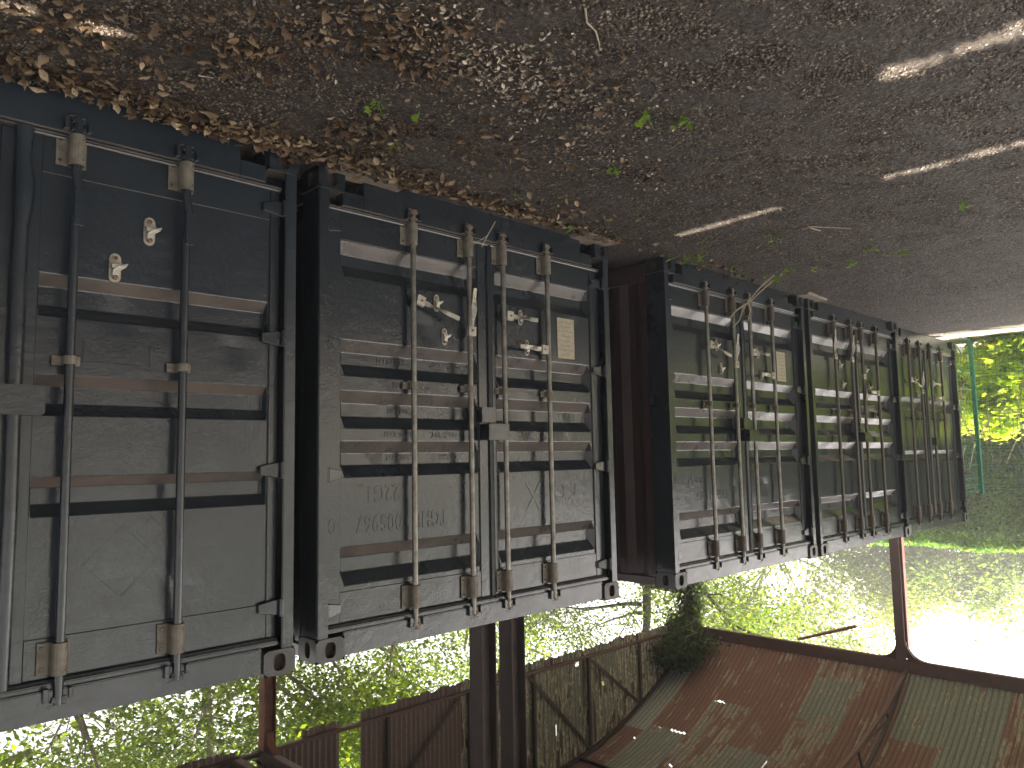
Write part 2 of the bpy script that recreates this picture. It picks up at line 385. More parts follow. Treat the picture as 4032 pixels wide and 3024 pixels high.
patches = [((940, 190), .12, .10, 80), ((1440, 520), .12, .13, 110), ((1620, 90), .15, .12, 80), ((1640, 240), .16, .1, 60),
           ((2250, 360), .22, .16, 36), ((1900, 560), .2, .13, 60), ((180, 40), .16, .12, 90), ((560, 230), .12, .09, 24), ((2500, 640), .3, .15, 26), ((1980, 820), .3, .12, 60), ((1420, 690), .16, .1, 70), ((2240, 820), .25, .1, 40), ((1230, 110), .15, .1, 40)]
for pi_, ((sx, sy), ex, ey, n) in enumerate(patches):
    c = ground_pt(sx, sy); p, s = leaf_cloud(n, c, (ex, ey), None, None, .025, .062, 1, .025); PP.append(p); SS.append(s); TT.append(np.full(len(p), pi_))
P = np.concatenate(PP); S = np.concatenate(SS); ok = (P[:, 1] > .015) & (P[:, 1] < 9); isdrift = (np.arange(len(P)) < drift_n)[ok]; T_ = np.concatenate(TT)[ok]; P = P[ok]; S = S[ok]
vis = in_frame(P, 0.); size = np.where(vis, S/np.linalg.norm(P-np.array(CAM), axis=1), 0)*np.where(isdrift, rng.uniform(.5, 1, len(P)), 1)
order = np.argsort(-size); big = order[:280]; rest = order[280:]
V, F = scatter(CURL_V, CURL_F, P[rest], S[rest], rotmats(len(rest), 1.2))
tag(npmesh('leaf_litter', V, F, 'dead'), 'drifts of brown dead leaves against the container bases and in patches', 'leaf litter', kind='stuff')
lm = []
for k in range(8):
    r2 = np.random.default_rng(k)
    base = (CURL_V if k % 2 else np.concatenate([LOBE_V]))*(1+r2.normal(0, .12, (len(CURL_V if k % 2 else LOBE_V), 1)))
    base[:, 2] = base[:, 2]*r2.uniform(1.2, 2.6)+r2.uniform(.4, 1.3)*base[:, 0]**2+r2.uniform(0, .7)*base[:, 1]**2+r2.normal(0, .03, len(base)); base[:, 0] *= r2.uniform(.6, 1)
    o = npmesh('fallen_leaf', base, CURL_F if k % 2 else LOBE_F, 'dead'); lm.append(o.data); bpy.data.objects.remove(o)
RM = rotmats(len(big), 1.0)
for q, i in enumerate(big):
    o = link(bpy.data.objects.new('fallen_leaf', lm[q % 8])); o.location = P[i]+np.array([0, 0, .012])
    o.rotation_euler = Matrix(RM[q].tolist()).to_euler(); o.scale = [float(S[i])*1.0]*3
    if isdrift[i]:
        w_ = 'nearest container, left of its catches' if P[i][0] < .9 else 'nearest container, by its far corner' if P[i][0] < 2.0 else 'lettered container, beside its concrete slab' if P[i][0] < 3 else 'lettered container, under its doors'
        tag(o, 'curled brown dead leaf in the drift against the '+w_, 'leaf', 'dead leaves along the containers')
    else:
        w_ = ['in the round patch before the nearest container', 'in the patch just off the gap between the two nearest containers', 'in the top patch cut by the photo edge', 'among the pale flakes beside the top patch', 'among the flakes near the crooked twig', 'in the small patch opposite the lettered container', 'in the photo corner beyond the sun fleck', 'between the sun fleck and the nearest container', 'in the thin scatter past the flakes', 'close to the lettered container, second patch out', 'in the sparse patch between drift and yard', 'near the far door of the lettered container', 'in the thin patch left of the top patch'][T_[i]]
        tag(o, 'dry brown leaf '+w_, 'leaf', 'dead leaves out in the yard')
# pale bleached flakes
PP = []
for (sx, sy), ex, ey, n in [((1850, 200), .3, .12, 330), ((2330, 380), .28, .16, 330), ((2080, 330), .2, .12, 200), ((2240, 560), .3, .1, 120), ((1960, 300), .25, .15, 160), ((1700, 60), .3, .2, 110), ((2560, 660), .3, .12, 60), ((1350, 250), .8, .3, 60), ((2400, 150), .9, .5, 90), ((3000, 300), 1, .6, 70)]:
    p, s = leaf_cloud(n, ground_pt(sx, sy), (ex, ey), None, None, 0, 0, 0, .012); PP.append(p)
P = np.concatenate(PP); P = P[P[:, 1] > .02]; n = len(P)
V, F = scatter(CURL_V, CURL_F, P+np.array([0, 0, .004]), rng.uniform(.010, .029, n), rotmats(n, .9))
tag(npmesh('leaf_flakes', V, F, 'dead_pale'), 'pale bleached leaf crumbs scattered on the dark gravel', 'leaf litter', kind='stuff')

# ================================================================ CONTAINERS
W, H = 2.438, 2.591
DF, DR, DG = -.052, -.062, -.104            # door frame, panel, groove depth
def box(x0, x1, y0, y1, z0, z1): return MB().box(x0, x1, y0, y1, z0, z1)
def casting(side, top):
    """corner casting with oval holes in the front and the outer side; side -1 left (x=0), +1 right"""
    b = MB(); w_, d, h = .162, .178, .118
    x0 = -.004 if side < 0 else W-w_+.004; x1 = x0+w_; z0 = H-h if top else 0; z1 = z0+h; y1 = .004; y0 = y1-d
    b.m = 0
    def holed(o, ux, uz, nrm, w, h, hw, hh, dep):
        n = 20; outer = []; inner = []
        for k in range(n):
            t = 2*math.pi*k/n; c, s = math.cos(t), math.sin(t)
            q = max(abs(c), abs(s)); outer.append((c/q*w/2, s/q*h/2)); e = .72
            inner.append((math.copysign(abs(c)**e, c)*hw/2, math.copysign(abs(s)**e, s)*hh/2))
        P = lambda a, dd=0: o+ux*a[0]+uz*a[1]-nrm*dd
        vs = [P(a) for a in outer]+[P(a) for a in inner]+[P(a, dep) for a in inner]
        b.m = 0; b.add(vs, [(k, (k+1) % n, n+(k+1) % n, n+k) for k in range(n)])
        b.m = 1; b.add(vs, [(n+k, n+(k+1) % n, 2*n+(k+1) % n, 2*n+k) for k in range(n)]+[tuple(range(2*n, 3*n))])
    cz = (z0+z1)/2
    holed(Vector(((x0+x1)/2, y1, cz)), Vector((1,0,0)), Vector((0,0,1)), Vector((0,1,0)), w_, h, .062, .08, .035)
    sx = x0 if side < 0 else x1
    holed(Vector((sx, (y0+y1)/2, cz)), Vector((0,1,0)), Vector((0,0,1)), Vector((side,0,0)), d, h, .052, .08, .035)
    b.m = 0
    ox = x1 if side < 0 else x0
    b.add([(x0,y0,z0),(x1,y0,z0),(x1,y1,z0),(x0,y1,z0),(x0,y0,z1),(x1,y0,z1),(x1,y1,z1),(x0,y1,z1)], [(3,2,1,0),(4,5,6,7),(0,1,5,4)])
    b.add([(ox,y0,z0),(ox,y1,z0),(ox,y1,z1),(ox,y0,z1)], [(0,1,2,3)])
    return b
def door_mesh(x0, x1, px0, px1, grooves, dents, edge=.05):
    """door leaf: hollow-section frame plus a pressed panel with horizontal grooves (sloped ends)"""
    b = MB(); z0, z1, rb, rt = .205, 2.425, .362, 2.262
    fr = [(x0, px0, z0, z1), (px1, x1, z0, z1), (px0, px1, z0, rb), (px0, px1, rt, z1)]
    for k, (a, c, e, f) in enumerate(fr):
        off = .0 if k < 2 else .004
        b.box(a, c, DF-.05, DF-off, e+(.0 if k < 2 else 0.), f)
    zs = [rb]
    prof = [(rb, DR)]
    for (g0, g1, g2, g3) in grooves: prof += [(g0, DR), (g1, DG), (g2, DG), (g3, DR)]
    prof.append((rt, DR))
    cols = [(px0, 0), (px0+.004, 0), (px0+edge, 1)]+[(px0+edge+(px1-px0-2*edge)*k/24, 1) for k in range(1, 24)]+[(px1-edge, 1), (px1-.004, 0), (px1, 0)]
    pz = []
    for i in range(len(prof)-1):
        za, ya = prof[i]; zb, yb = prof[i+1]; k = max(1, int((zb-za)/.06)) if ya == yb else 1
        pz += [(za+(zb-za)*t/k, ya+(yb-ya)*t/k) for t in range(k)]
    pz.append(prof[-1])
    V = []
    for (x, g) in cols:
        for (z, y) in pz:
            yy = DR+(y-DR)*g
            for (dx, dz, dr, dd) in dents: 
                q = ((x-dx)**2+(z-dz)**2)/dr**2
                if q < 4: yy -= dd*math.exp(-q*2)
            V.append((x, yy, z))
    n = len(pz); F = [(i*n+j, (i+1)*n+j, (i+1)*n+j+1, i*n+j+1) for i in range(len(cols)-1) for j in range(n-1)]
    b.add(V, F); return b
def hinge_mb(side, z):
    b = MB(); s = -side
    ox = 0. if side < 0 else W
    f = lambda a: ox+s*a
    xa, xb = sorted((f(.03), f(.158)))
    b.loft([[(f(.02), -.054, z-.036), (f(.02), -.054, z+.036), (f(.02), -.02, z+.036), (f(.02), -.02, z-.036)],
            [(f(.09), -.05, z-.036), (f(.09), -.05, z+.036), (f(.09), -.028, z+.036), (f(.09), -.028, z-.036)],
            [(f(.165), -.05, z-.022), (f(.165), -.05, z+.022), (f(.165), -.038, z+.022), (f(.165), -.038, z-.022)]])
    b.cyl((f(.062), -.012, z-.042), (f(.062), -.012, z+.042), .014, 10)
    return b
def catch_mb():
    """handle retainer: rounded plate with bolts, bracket and swinging hook; local origin at its middle"""
    b = MB(); b.m = 0; h, r = .105, .02; pts = []
    for k in range(7): t = math.pi*k/6; pts.append((r*math.cos(t), h/2-r+r*math.sin(t)*1.))
    for k in range(7): t = math.pi+math.pi*k/6; pts.append((r*math.cos(t), -h/2+r+r*math.sin(t)*1.))
    b.loft([[(x, 0, z) for x, z in pts], [(x, .006, z) for x, z in pts]])
    b.box(-.016, .016, .006, .022, -.012, .004); b.box(-.02, .022, .006, .012, -.02, -.014)
    b.loft([[(-.014, .014, .030), (.012, .014, .034), (.012, .02, .034), (-.014, .02, .030)], [(-.012, .016, .01), (.012, .018, .012), (.012, .023, .012), (-.012, .022, .01)],
            [(.006, .02, -.006), (.03, .026, -.002), (.03, .03, -.002), (.006, .026, -.006)], [(.022, .022, -.012), (.036, .028, -.016), (.036, .032, -.016), (.022, .027, -.012)]])
    b.m = 1
    b.cyl((0, .005, .034), (0, .021, .034), .0095, 6); b.cyl((0, .005, -.034), (0, .012, -.034), .009, 6)
    return b
def handle_mb(L, ang, down=False):
    """flat twisted handle bar hinged on a hub; starts at the rod (0,0,0) going along +x, rotated by ang in the door plane"""
    b = MB(); b.m = 0; ca, sa = math.cos(ang), math.sin(ang)
    P = lambda u, y, v: (u*ca-v*sa, y, u*sa+v*ca)
    def hub(u0, u1, v): b.loft([[P(u0,-.006,-v),P(u0,-.006,v),P(u0,.0,v),P(u0,0,-v)],[P(u1,-.006,-v),P(u1,-.006,v),P(u1,0,v),P(u1,0,-v)]]); b.loft([[P(u0,.01,-v),P(u0,.01,v),P(u0,.016,v),P(u0,.016,-v)],[P(u1,.01,-v),P(u1,.01,v),P(u1,.016,v),P(u1,.016,-v)]])
    hub(.012, .07, .03)
    secs = []
    for u, y, wv, tw in [(.04, .004, .012, 0), (.1, .006, .016, .1), (.14, .014, .019, .9), (.18, .022, .019, .9), (.22, .024, .015, .2), (.25, .024, .014, 0), (L-.005, .03, .014, 0), (L, .031, .011, 0)]:
        dv = wv*math.cos(tw); dy = wv*math.sin(tw); t = .0035
        secs.append([P(u, y-dy-t, -dv), P(u, y+dy-t, dv), P(u, y+dy+t, dv), P(u, y-dy+t, -dv)])
    b.loft(secs); b.m = 1
    b.cyl(P(.045, .012, 0), P(.045, .022, 0), .008, 6)
    return b
def lettering(text, size, x, z, parent, mat_, y, lines=1.15, space=1.1, name='lettering', shear=0, sx=1.):
    cu = bpy.data.curves.new(name, 'FONT'); cu.body = text; cu.size = size; cu.extrude = .0012; cu.bevel_depth = .0012
    cu.space_line = lines; cu.space_character = space; cu.resolution_u = 3; cu.shear = shear
    t = bpy.data.objects.new(name, cu); COL.objects.link(t)
    bpy.context.view_layer.update()
    me = bpy.data.meshes.new_from_object(t.evaluated_get(bpy.context.evaluated_depsgraph_get()))
    bpy.data.objects.remove(t)
    me.transform(Matrix(((-sx,0,0,x),(0,0,1,y),(0,1,0,z),(0,0,0,1))))
    me.materials.clear(); me.materials.append(M[mat_])
    return link(bpy.data.objects.new(name, me), parent)

CATCH = catch_mb().build('handle_catch', ['galv', 'bolt'], bevel=.0015); CATCH_ME = CATCH.data; bpy.data.objects.remove(CATCH)
def container(x, y, z, kind, pm, label, group='shipping containers standing in a row', side='paint_b', rodmat='rodm', brk='bracket', handles=True, plate=True, side_ribs=True):
    root = empty('shipping_container', (x, y, z), label, 'shipping container', group)
    D = 6.058
    for s in (-1, 1):
        for top in (0, 1): casting(s, top).build('corner_casting', ['cast' if top else pm, 'hole'], root)
        xa = .004 if s < 0 else W-.066; xb = xa+.062
        b = MB(); b.box(xa, xb, -.012, 0, .118, H-.118)              # front plate of the J-section post
        ox, ix = (xa, xa+.012) if s < 0 else (xb-.012, xb)
        b.box(ox, ix, -.17, -.0122, .118, H-.118)
        b.box(min(ox, ix+s*-.0), max(ox, ix)+(.05 if s < 0 else 0)-(0), -.182, -.1702, .118, H-.118)
        b.build('corner_post', pm, root, bevel=.004, seg=2)
        for top in (0, 1):
            c = casting(s, top)
            c.v = [(a, -D-bb, cc) for a, bb, cc in c.v]; c.build('corner_casting', [pm, 'hole'], root)
        # side wall, corrugated
        wx = .02 if s < 0 else W-.02; pts = []; yy = -.186
        while yy > -D+.19:
            pts += [(yy, 0), (yy-.07, 0), (yy-.14, .036), (yy-.21, .036)]; yy -= .278
        pts.append((-D+.185, 0)); b = MB(); V = []
        for (py, pd) in pts: V += [(wx-s*pd, py, .165), (wx-s*pd, py, H-.075)]
        b.add(V, [(2*k, 2*k+1, 2*k+3, 2*k+2) for k in range(len(pts)-1)]); b.build('side_wall', side, root)
        ra, rb_ = (.004, .05) if s < 0 else (W-.05, W-.004)
        box(ra, rb_, -D+.18, -.186, .02, .165).build('bottom_side_rail', side, root, bevel=.004)
        box(ra, rb_, -D+.18, -.186, H-.075, H-.012).build('top_side_rail', side, root, bevel=.004)
    # roof and floor and back
    b = MB(); V = []; yy = -.19; k = 0
    while yy > -D+.1: V += [(.05, yy, H-.03-(k % 4 in (1, 2))*.018), (W-.05, yy, H-.03-(k % 4 in (1, 2))*.018)]; yy -= .06; k += 1
    b.add(V, [(2*i, 2*i+1, 2*i+3, 2*i+2) for i in range(len(V)//2-1)]); b.build('roof_panel', pm, root)
    box(.05, W-.05, -D+.2, -.12, .1, .15).build('floor', pm, root)
    box(.15, W-.15, -D, -D+.03, .1, H-.03).build('end_wall', side, root)
    # sill and header
    b = MB(); b.box(.16, .295, -.1, -.02, .10, .185); b.box(.2952, W-.2952, -.1, -.02, .0, .185); b.box(W-.295, W-.16, -.1, -.02, .10, .185)
    b.box(.066, W-.066, -.12, -.03, .1852, .198); b.build('door_sill', pm, root, bevel=.004)
    b = MB(); b.box(.16, W-.16, -.1, -.010, 2.458, 2.578); b.box(.066, W-.066, -.13, -.022, 2.436, 2.4576); b.build('door_header', pm, root, bevel=.005, seg=2)
    # door leaves
    if kind == 'A': gr = [(.785, .835, .915, .965), (1.205, 1.253, 1.325, 1.375), (1.625, 1.668, 1.735, 1.785)]
    elif kind == 'E': gr = [(.875, .93, 1.0, 1.05), (1.565, 1.615, 1.675, 1.725)]
    else: gr = [(.368, .435, .50, .565), (.915, .982, 1.05, 1.115), (1.193, 1.262, 1.335, 1.40), (1.468, 1.536, 1.60, 1.665), (2.03, 2.092, 2.165, 2.235)]
    if kind == 'A': rods = (.56, 1.02, 1.42, 1.88); split = 1.225; pl = (.15, 1.155, 1.303, 2.318)
    elif kind == 'E': rods = (.52, .93, 1.34, 1.79); split = 1.225; pl = (.165, 1.15, 1.30, 2.27)
    else: rods = (.633, 1.068, 1.36, 1.78); split = 1.256; pl = (.165, 1.165, 1.314, 2.268)
    rd = random.Random(int(x*100))
    for s, (a, c, p0, p1) in ((-1, (.072, split-.006, pl[0], pl[1])), (1, (split+.006, W-.072, pl[2], pl[3]))):
        dents = [(rd.uniform(p0+.1, p1-.1), rd.uniform(.6, 1.55) if kind == 'B' and x < 4 else rd.uniform(.6, 2.2), rd.uniform(.04, .12), rd.uniform(.003, .009)) for _ in range(6)]
        door = door_mesh(a, c, p0, p1, gr, dents, .035 if kind != 'A' else .012).build('door', pm, root, bevel=.0025)
        for zz in ((.30, .95, 1.647, 2.345) if kind != 'A' else (.30, .965, 1.62, 2.28)): hinge_mb(s, zz).build('hinge', pm, door, bevel=.003)
        # painted rubber seal round the leaf
        b = MB(); sx = a if s < 0 else c; ex = c if s < 0 else a
        b.tube([(ex-s*-.0, DF+.004, .205), (ex, DF+.004, 2.42)], .011 if s < 0 else .014, 8)
        b.tube([(a, -.044, 2.429), (c, -.044, 2.429)], .0095, 8); b.tube([(a, -.044, .2035), (c, -.044, .2035)], .008, 8)
        if s > 0 or kind != 'A': b.build('door_seal', pm if kind != 'E' else 'rubber', door, smooth=True)
        if handles or kind == 'A':
            cz = {('A', 1): [(1.735, .535), (1.595, .725)], ('A', -1): [(.70, .535), (.84, .725)]}.get((kind, s))
            if cz is None: cz = [(.835, .635), (.895, .835)] if s < 0 else [(1.55, .642), (1.607, .842)]
            for (qx, qz) in cz:
                o = link(bpy.data.objects.new('handle_catch', CATCH_ME), door); o.location = (qx, DR+.001, qz)
                if kind == 'A': o.scale = (1.25, 1.25, 1.25)
        if plate and s > 0:
            box(1.915, 2.095, DR+.0005, DR+.005, .598, .885).build('data_plate', 'plate', door, bevel=.0015)
            b = MB()
            for k in range(8):
                zz = .625+k*.033; b.box(1.93+rd.uniform(0, .03), 2.05+rd.uniform(0, .03), DR+.0055, DR+.0062, zz, zz+.004)
            b.build('plate_relief', 'bracket', door)
        if kind == 'A' and s > 0:
            b = MB(); za, zb, xa, xb = 1.045, 1.15, 1.48, 1.755
            for (q0, q1, q2, q3) in ((xa, xb, za, za+.006), (xa, xb, zb-.006, zb), (xa, xa+.006, za+.006, zb-.006), (xb-.006, xb, za+.006, zb-.006)): b.box(q0, q1, DR+.0003, DR+.003, q2, q3)
            b.build('overpainted_label_frame', pm, door, bevel=.001)
            b = MB()      # outlines of overpainted warning placards and a glued patch
            def diamond(cx, cz, r, w_=.004):
                q = [(cx+r, cz), (cx, cz+r), (cx-r, cz), (cx, cz-r)]
                for i in range(4): (x0, z0), (x1, z1) = q[i], q[(i+1) % 4]; b.bar((x0, DR+.0005, z0), (x1, DR+.0005, z1), .003, w_, (0, 1, 0))
            diamond(1.66, 1.99, .15); diamond(1.78, 1.87, .06)
            b.build('overpainted_placard', pm, door)
    # centre strip and lock box
    if kind == 'A':
        b = MB(); zs = [.2, .26, .33, .42, .5, .62, .8, 1.0, 1.22, 1.4, 1.7, 2.0, 2.3, 2.43]
        rr = [.036, .03, .03, .040, .038, .03, .031, .031, .03, .029, .029, .028, .027, .026]; xx = [0, .0, .0, .006, .006, 0, -.002, 0, 0, 0, .002, 0, 0, 0]
        b.tube([(1.232+a_, -.038, z_) for a_, z_ in zip(xx, zs)], rr, 14); b.build('door_seal', pm, root, smooth=True)
        MB().box(1.02, 1.325, -.05, .045, 1.262, 1.378).build('lock_box', pm, root, bevel=.006, seg=2)
    elif kind == 'B':
        MB().box(1.165, 1.345, -.055, .035, 1.362, 1.462).build('lock_box', pm, root, bevel=.004, seg=2)
        MB().box(1.14, 1.262, -.055, .0, 1.258, 1.352).build('lock_tab', pm, root, bevel=.004, seg=2)
    else:
        MB().box(1.25, 1.37, -.055, .02, 1.40, 1.5).build('lock_box', pm, root, bevel=.004, seg=2)
    # lock rods
    ry = -.018 if kind != 'A' else -.012; rad = .0165 if kind != 'A' else .019
    for k, rx in enumerate(rods):
        zt, zb2 = 2.50, .135
        b = MB()
        if kind == 'A':
            b.tube([(rx, ry, zb2), (rx, ry, .35), (rx+.012, ry+.004, .44), (rx+.012, ry+.004, .5), (rx, ry, .56), (rx, ry, 1.2), (rx, ry, zt)], rad, 14)
            b.box(rx-.008, rx+.03, ry+.008, ry+.026, .43, .58)
        else: b.cyl((rx, ry, zb2), (rx, ry, zt), rad, 16)
        rod = b.build('lock_rod', 'paint_a' if kind == 'A' else rodmat, root, smooth=True)
        for (z0, z1) in ((.19, .322), (2.278, 2.405)):
            b = MB(); b.m = 0
            b.box(rx-.072, rx+.045, DF, DF+.006, z0, z1)
            b.cyl((rx, ry, z0), (rx, ry, z1), rad+.011, 16)
            b.box(rx-rad-.011, rx+rad+.011, DF+.006, ry, z0, z1)
            b.m = 1
            for zz in (z0+.022, z1-.022): b.cyl((rx-.056, DF+.005, zz), (rx-.056, DF+.011, zz), .008, 8); b.box(rx+.012, rx+.02, ry+rad+.004, ry+rad+.0075, zz-.006, zz+.006)
            b.build('rod_bracket', [brk, 'hole' if z0 < 1 else pm], rod, bevel=.0015)
        b = MB(); b.box(rx-.058, rx+.048, DF-.002, DF+.006, 1.128, 1.168); b.cyl((rx, ry, 1.13), (rx, ry, 1.166), rad+.007, 12); b.box(rx-rad-.006, rx+rad+.006, DF, ry, 1.13, 1.166)
        b.cyl((rx-.047, DF+.005, 1.148), (rx-.047, DF+.011, 1.148), .007, 6); b.cyl((rx+.038, DF+.005, 1.148), (rx+.038, DF+.011, 1.148), .006, 6)
        b.build('rod_guide', brk, rod, bevel=.001)
        for (za, sg) in ((.15, 1), (2.478, -1)):
            b = MB()       # cam head with its two lugs, and the keeper on the rail
            b.cyl((rx, ry, za-.04), (rx, ry, za+.04), rad*.85, 10)
            b.loft([[(rx-.03, ry-.012, za-.03*sg), (rx+.03, ry-.012, za-.03*sg), (rx+.03, ry+.012, za-.03*sg), (rx-.03, ry+.012, za-.03*sg)], [(rx-.022, ry-.012, za-.012*sg), (rx+.022, ry-.012, za-.012*sg), (rx+.022, ry+.014, za-.012*sg), (rx-.022, ry+.014, za-.012*sg)]])
            b.box(rx-.024, rx+.03, ry-.01, ry+.012, za+.008, za+.022)
            b.build('locking_cam', pm if kind == 'A' else 'rust_end', rod, bevel=.0015)
            b = MB(); b.box(rx-.055, rx-.036, -.022, .008, za-.03, za+.025); b.box(rx-.0358, rx+.03, -.022, -.008, za-.045*sg-.006, za-.045*sg+.006); b.box(rx+.036, rx+.05, -.022, .004, za-.02, za+.02)
            b.build('cam_keeper', pm, rod, bevel=.002)
        if handles and kind != 'A':
            spec = {0: (.637, .33, .28, 1), 1: (.83, .31, -math.pi/2+.04, 1), 2: (.652, .28, .03, 1), 3: (.848, .30, math.pi, 1)}[k]
            if handles == 'loose' : spec = {0: (.60, .33, 1.5+math.pi, 1), 1: (.60, .31, 1.62+math.pi, 1), 2: (.69, .31, 1.6, 1), 3: (.9, .3, math.pi, 1)}[k]
            h = handle_mb(spec[1], spec[2]); 
            o = h.build('handle', ['galv', 'bolt'], rod, bevel=.001, loc=(rx+(.006 if abs(spec[2]) < 2 else -.006), ry+.002, spec[0]))
    return root

cA = container(-.504, -.016, -.006, 'A', 'paint_a', 'nearest dark blue-grey container, cut off by the photo edge, with smooth painted lock rods', plate=False, handles=False)
cB = container(2.081, -.057, .0, 'B', 'paint_b', 'dark grey container with TGHU lettering and a beige data plate, second nearest')
cC = container(5.083, .049, .004, 'B', 'paint_b', 'third container, showing its maroon side wall across a gap, dry stalk on its doors', side='maroon', brk='bracket_dark')
cD = container(7.575, .064, .004, 'B', 'paint_b', 'fourth container, pressed close against its neighbours, handles hanging loose', plate=False, brk='bracket_dark', rodmat='bracket_dark', handles='loose')
cE = container(10.17, -.03, .008, 'E', 'paint_e', 'farthest container with only two shallow grooves per door, sun on its far corner', plate=False, brk='bracket_dark', rodmat='bracket_dark')
# overpainted raised lettering
bdoors = [c for c in cB.children if c.name.startswith('door') and len(c.children) > 3]
bl, br = sorted(bdoors, key=lambda o: min(v.co.x for v in o.data.vertices))
yl = DR+.0008
lettering('TGHU', .13, .905, 1.875, bl, 'paint_b', yl, space=1.15, sx=.66); lettering('005967', .13, .575, 1.875, bl, 'paint_b', yl, space=1.1, sx=.72)
lettering('0', .11, .145, 1.88, bl, 'paint_b', DF+.0008); lettering('22G1', .13, .56, 1.715, bl, 'paint_b', yl, space=1.15, sx=.72)
for tx, zz, yy in [('MAX. WT.       30.480 KGS', 1.415, DR), ('                    67.200 LBS', 1.28, DG), ('TARE             2.200 KGS', 1.545, DG), ('                     4.850 LBS', 1.132, DR), ('CU. CAP.            33.2 CU.M', .995, DG)]:
    lettering(tx, .045, .99, zz, bl, 'paint_b', yy+.0008, space=1.05)
lettering('t', .30, 2.13, 1.735, br, 'paint_b', yl, shear=.3); lettering('e', .33, 1.985, 1.735, br, 'paint_b', yl, sx=.9); lettering('X', .28, 1.735, 1.735, br, 'paint_b', yl, sx=.85)
cdoors = [c for c in cC.children if c.name.startswith('door') and len(c.children) > 3]
cl = sorted(cdoors, key=lambda o: min(v.co.x for v in o.data.vertices))[0]
lettering('TGHU 005', .10, .93, 1.88, cl, 'paint_b', yl); lettering('22G1', .10, .55, 1.74, cl, 'paint_b', yl)

# concrete pads under the container corners
def pad(x, y, sx, sy, h, label, rz=0):
    b = MB(); b.box(-sx/2, sx/2, -sy/2, sy/2, -.06, h); o = b.build('concrete_pad', 'concrete', bevel=.012, seg=2, loc=(x, y, 0)); o.rotation_euler[2] = rz
    for v in o.data.vertices: v.co += Vector([random.uniform(-.008, .008) for _ in range(3)])
    tag(o, label, 'paving slab', 'slabs under the container corners')
pad(2.36, -.02, .5, .2, .028, 'worn concrete slab under the near corner of the lettered container', .05)
pad(4.3, -.03, .4, .2, .02, 'worn concrete slab under the far corner of the lettered container')
pad(7.6, .08, .5, .18, .02, 'concrete slab under the touching corners of the third and fourth containers', -.04)

# ================================================================ BARNS
YG, ZT, XE = -6.35, 5.30, 15.0
CX, CZ, RA = 10.0, -.93, 8.146
TH0 = math.asin(5.0/RA)
def arcp(s, cx=CX, h=0., eave=1):
    """s metres along the arch from the +X eave; h = inward offset"""
    th = TH0-s/RA; r = RA-h
    return cx+r*math.sin(th), CZ+r*math.cos(th)
LEN = 2*TH0*RA
def corr(name, m, a0, a1, b0, b1, fn, parent, step=.25, holes=(), rag=(0, 0), seed=0, pitch=.09, amp=.0185, pa=6):
    """one corrugated sheet; a across flutes, b along them; fn(a,b,h)->xyz"""
    na = max(2, int(round((a1-a0)/pitch*pa)))+1; nb = max(2, int(math.ceil((b1-b0)/step)))+1
    A = np.linspace(a0, a1, na); B = np.linspace(b0, b1, nb)
    r2 = np.random.default_rng(seed)
    jag = r2.normal(0, 1, na); jag = np.convolve(jag, np.ones(5)/5, 'same')
    V = np.zeros((na, nb, 3)); UV = np.zeros((na, nb, 2))
    for i, a in enumerate(A):
        h = amp*math.sin(2*math.pi*(a-a0)/pitch)
        for j, b in enumerate(B):
            bb = b
            if j == nb-1: bb += jag[i]*rag[1]
            if j == 0: bb += jag[i]*rag[0]
            V[i, j] = fn(a, bb, h); UV[i, j] = (a-a0, bb)
    ii, jj = np.meshgrid(np.arange(na-1), np.arange(nb-1), indexing='ij'); k = (ii*nb+jj).ravel()
    F = np.stack([k, k+nb, k+nb+1, k+1], -1)
    if holes:
        ca = ((A[:-1]+A[1:])/2)[ii.ravel()]; cb = ((B[:-1]+B[1:])/2)[jj.ravel()]; keep = np.ones(len(F), bool)
        for (h0, h1, g0, g1) in holes:
            t = (ca-h0)/max(h1-h0, 1e-6); mid = (g0+g1)/2; half = (g1-g0)/2*(.55+.45*np.sin(np.clip(t, 0, 1)*math.pi))*(1+.35*np.sin(ca*47)*np.sin(ca*19+1))
            keep &= ~((ca > h0) & (ca < h1) & (abs(cb-mid) < half))
        F = F[keep]
    return npmesh(name, V.reshape(-1, 3), F, m, parent, uv=UV.reshape(-1, 2), smooth=True)
def hpost(name, x, y, z1, m, parent, w_=.16, z0=-.3):
    b = MB(); t = .012; h = w_/2
    b.box(x-h, x-h+t, y-h, y+h, z0, z1); b.box(x+h-t, x+h, y-h, y+h, z0, z1); b.box(x-h+t, x+h-t, y-t/2, y+t/2, z0, z1)
    return b.build(name, m, parent, bevel=.002)
def gusset(x, y, z, m, parent, r=.32):
    """curved plates where post meets beam"""
    b = MB()
    for s in (-1, 1):
        pts = [(y+s*.08, z), (y+s*.08, z-r)]+[(y+s*(.08+r-r*math.cos(t)), z-r+r*math.sin(t)) for t in [math.pi/2*k/8 for k in range(1, 9)]]
        b.loft([[(x-.006, p, q) for p, q in pts], [(x+.006, p, q) for p, q in pts]])
        arc_ = pts[1:]
        for (p, q), (p2, q2) in zip(arc_[:-1], arc_[1:]): b.bar((x, p, q), (x, p2, q2), .1, .01, (0, s, 1))
    return b.build('gusset', m, parent)
def hit_arc(gx, gy, cx):
    """where the sun ray that lands on ground point (gx,gy) crosses the arch with centre cx"""
    ox, oz = gx-cx, -CZ; dx, dz = SUN.x, SUN.z
    a = dx*dx+dz*dz; b = 2*(ox*dx+oz*dz); c = ox*ox+oz*oz-RA*RA; t = (-b+math.sqrt(b*b-4*a*c))/(2*a)
    th = math.atan2(ox+t*dx, oz+t*dz); return (TH0-th)*RA, gy+t*SUN.y
sun_gaps = []
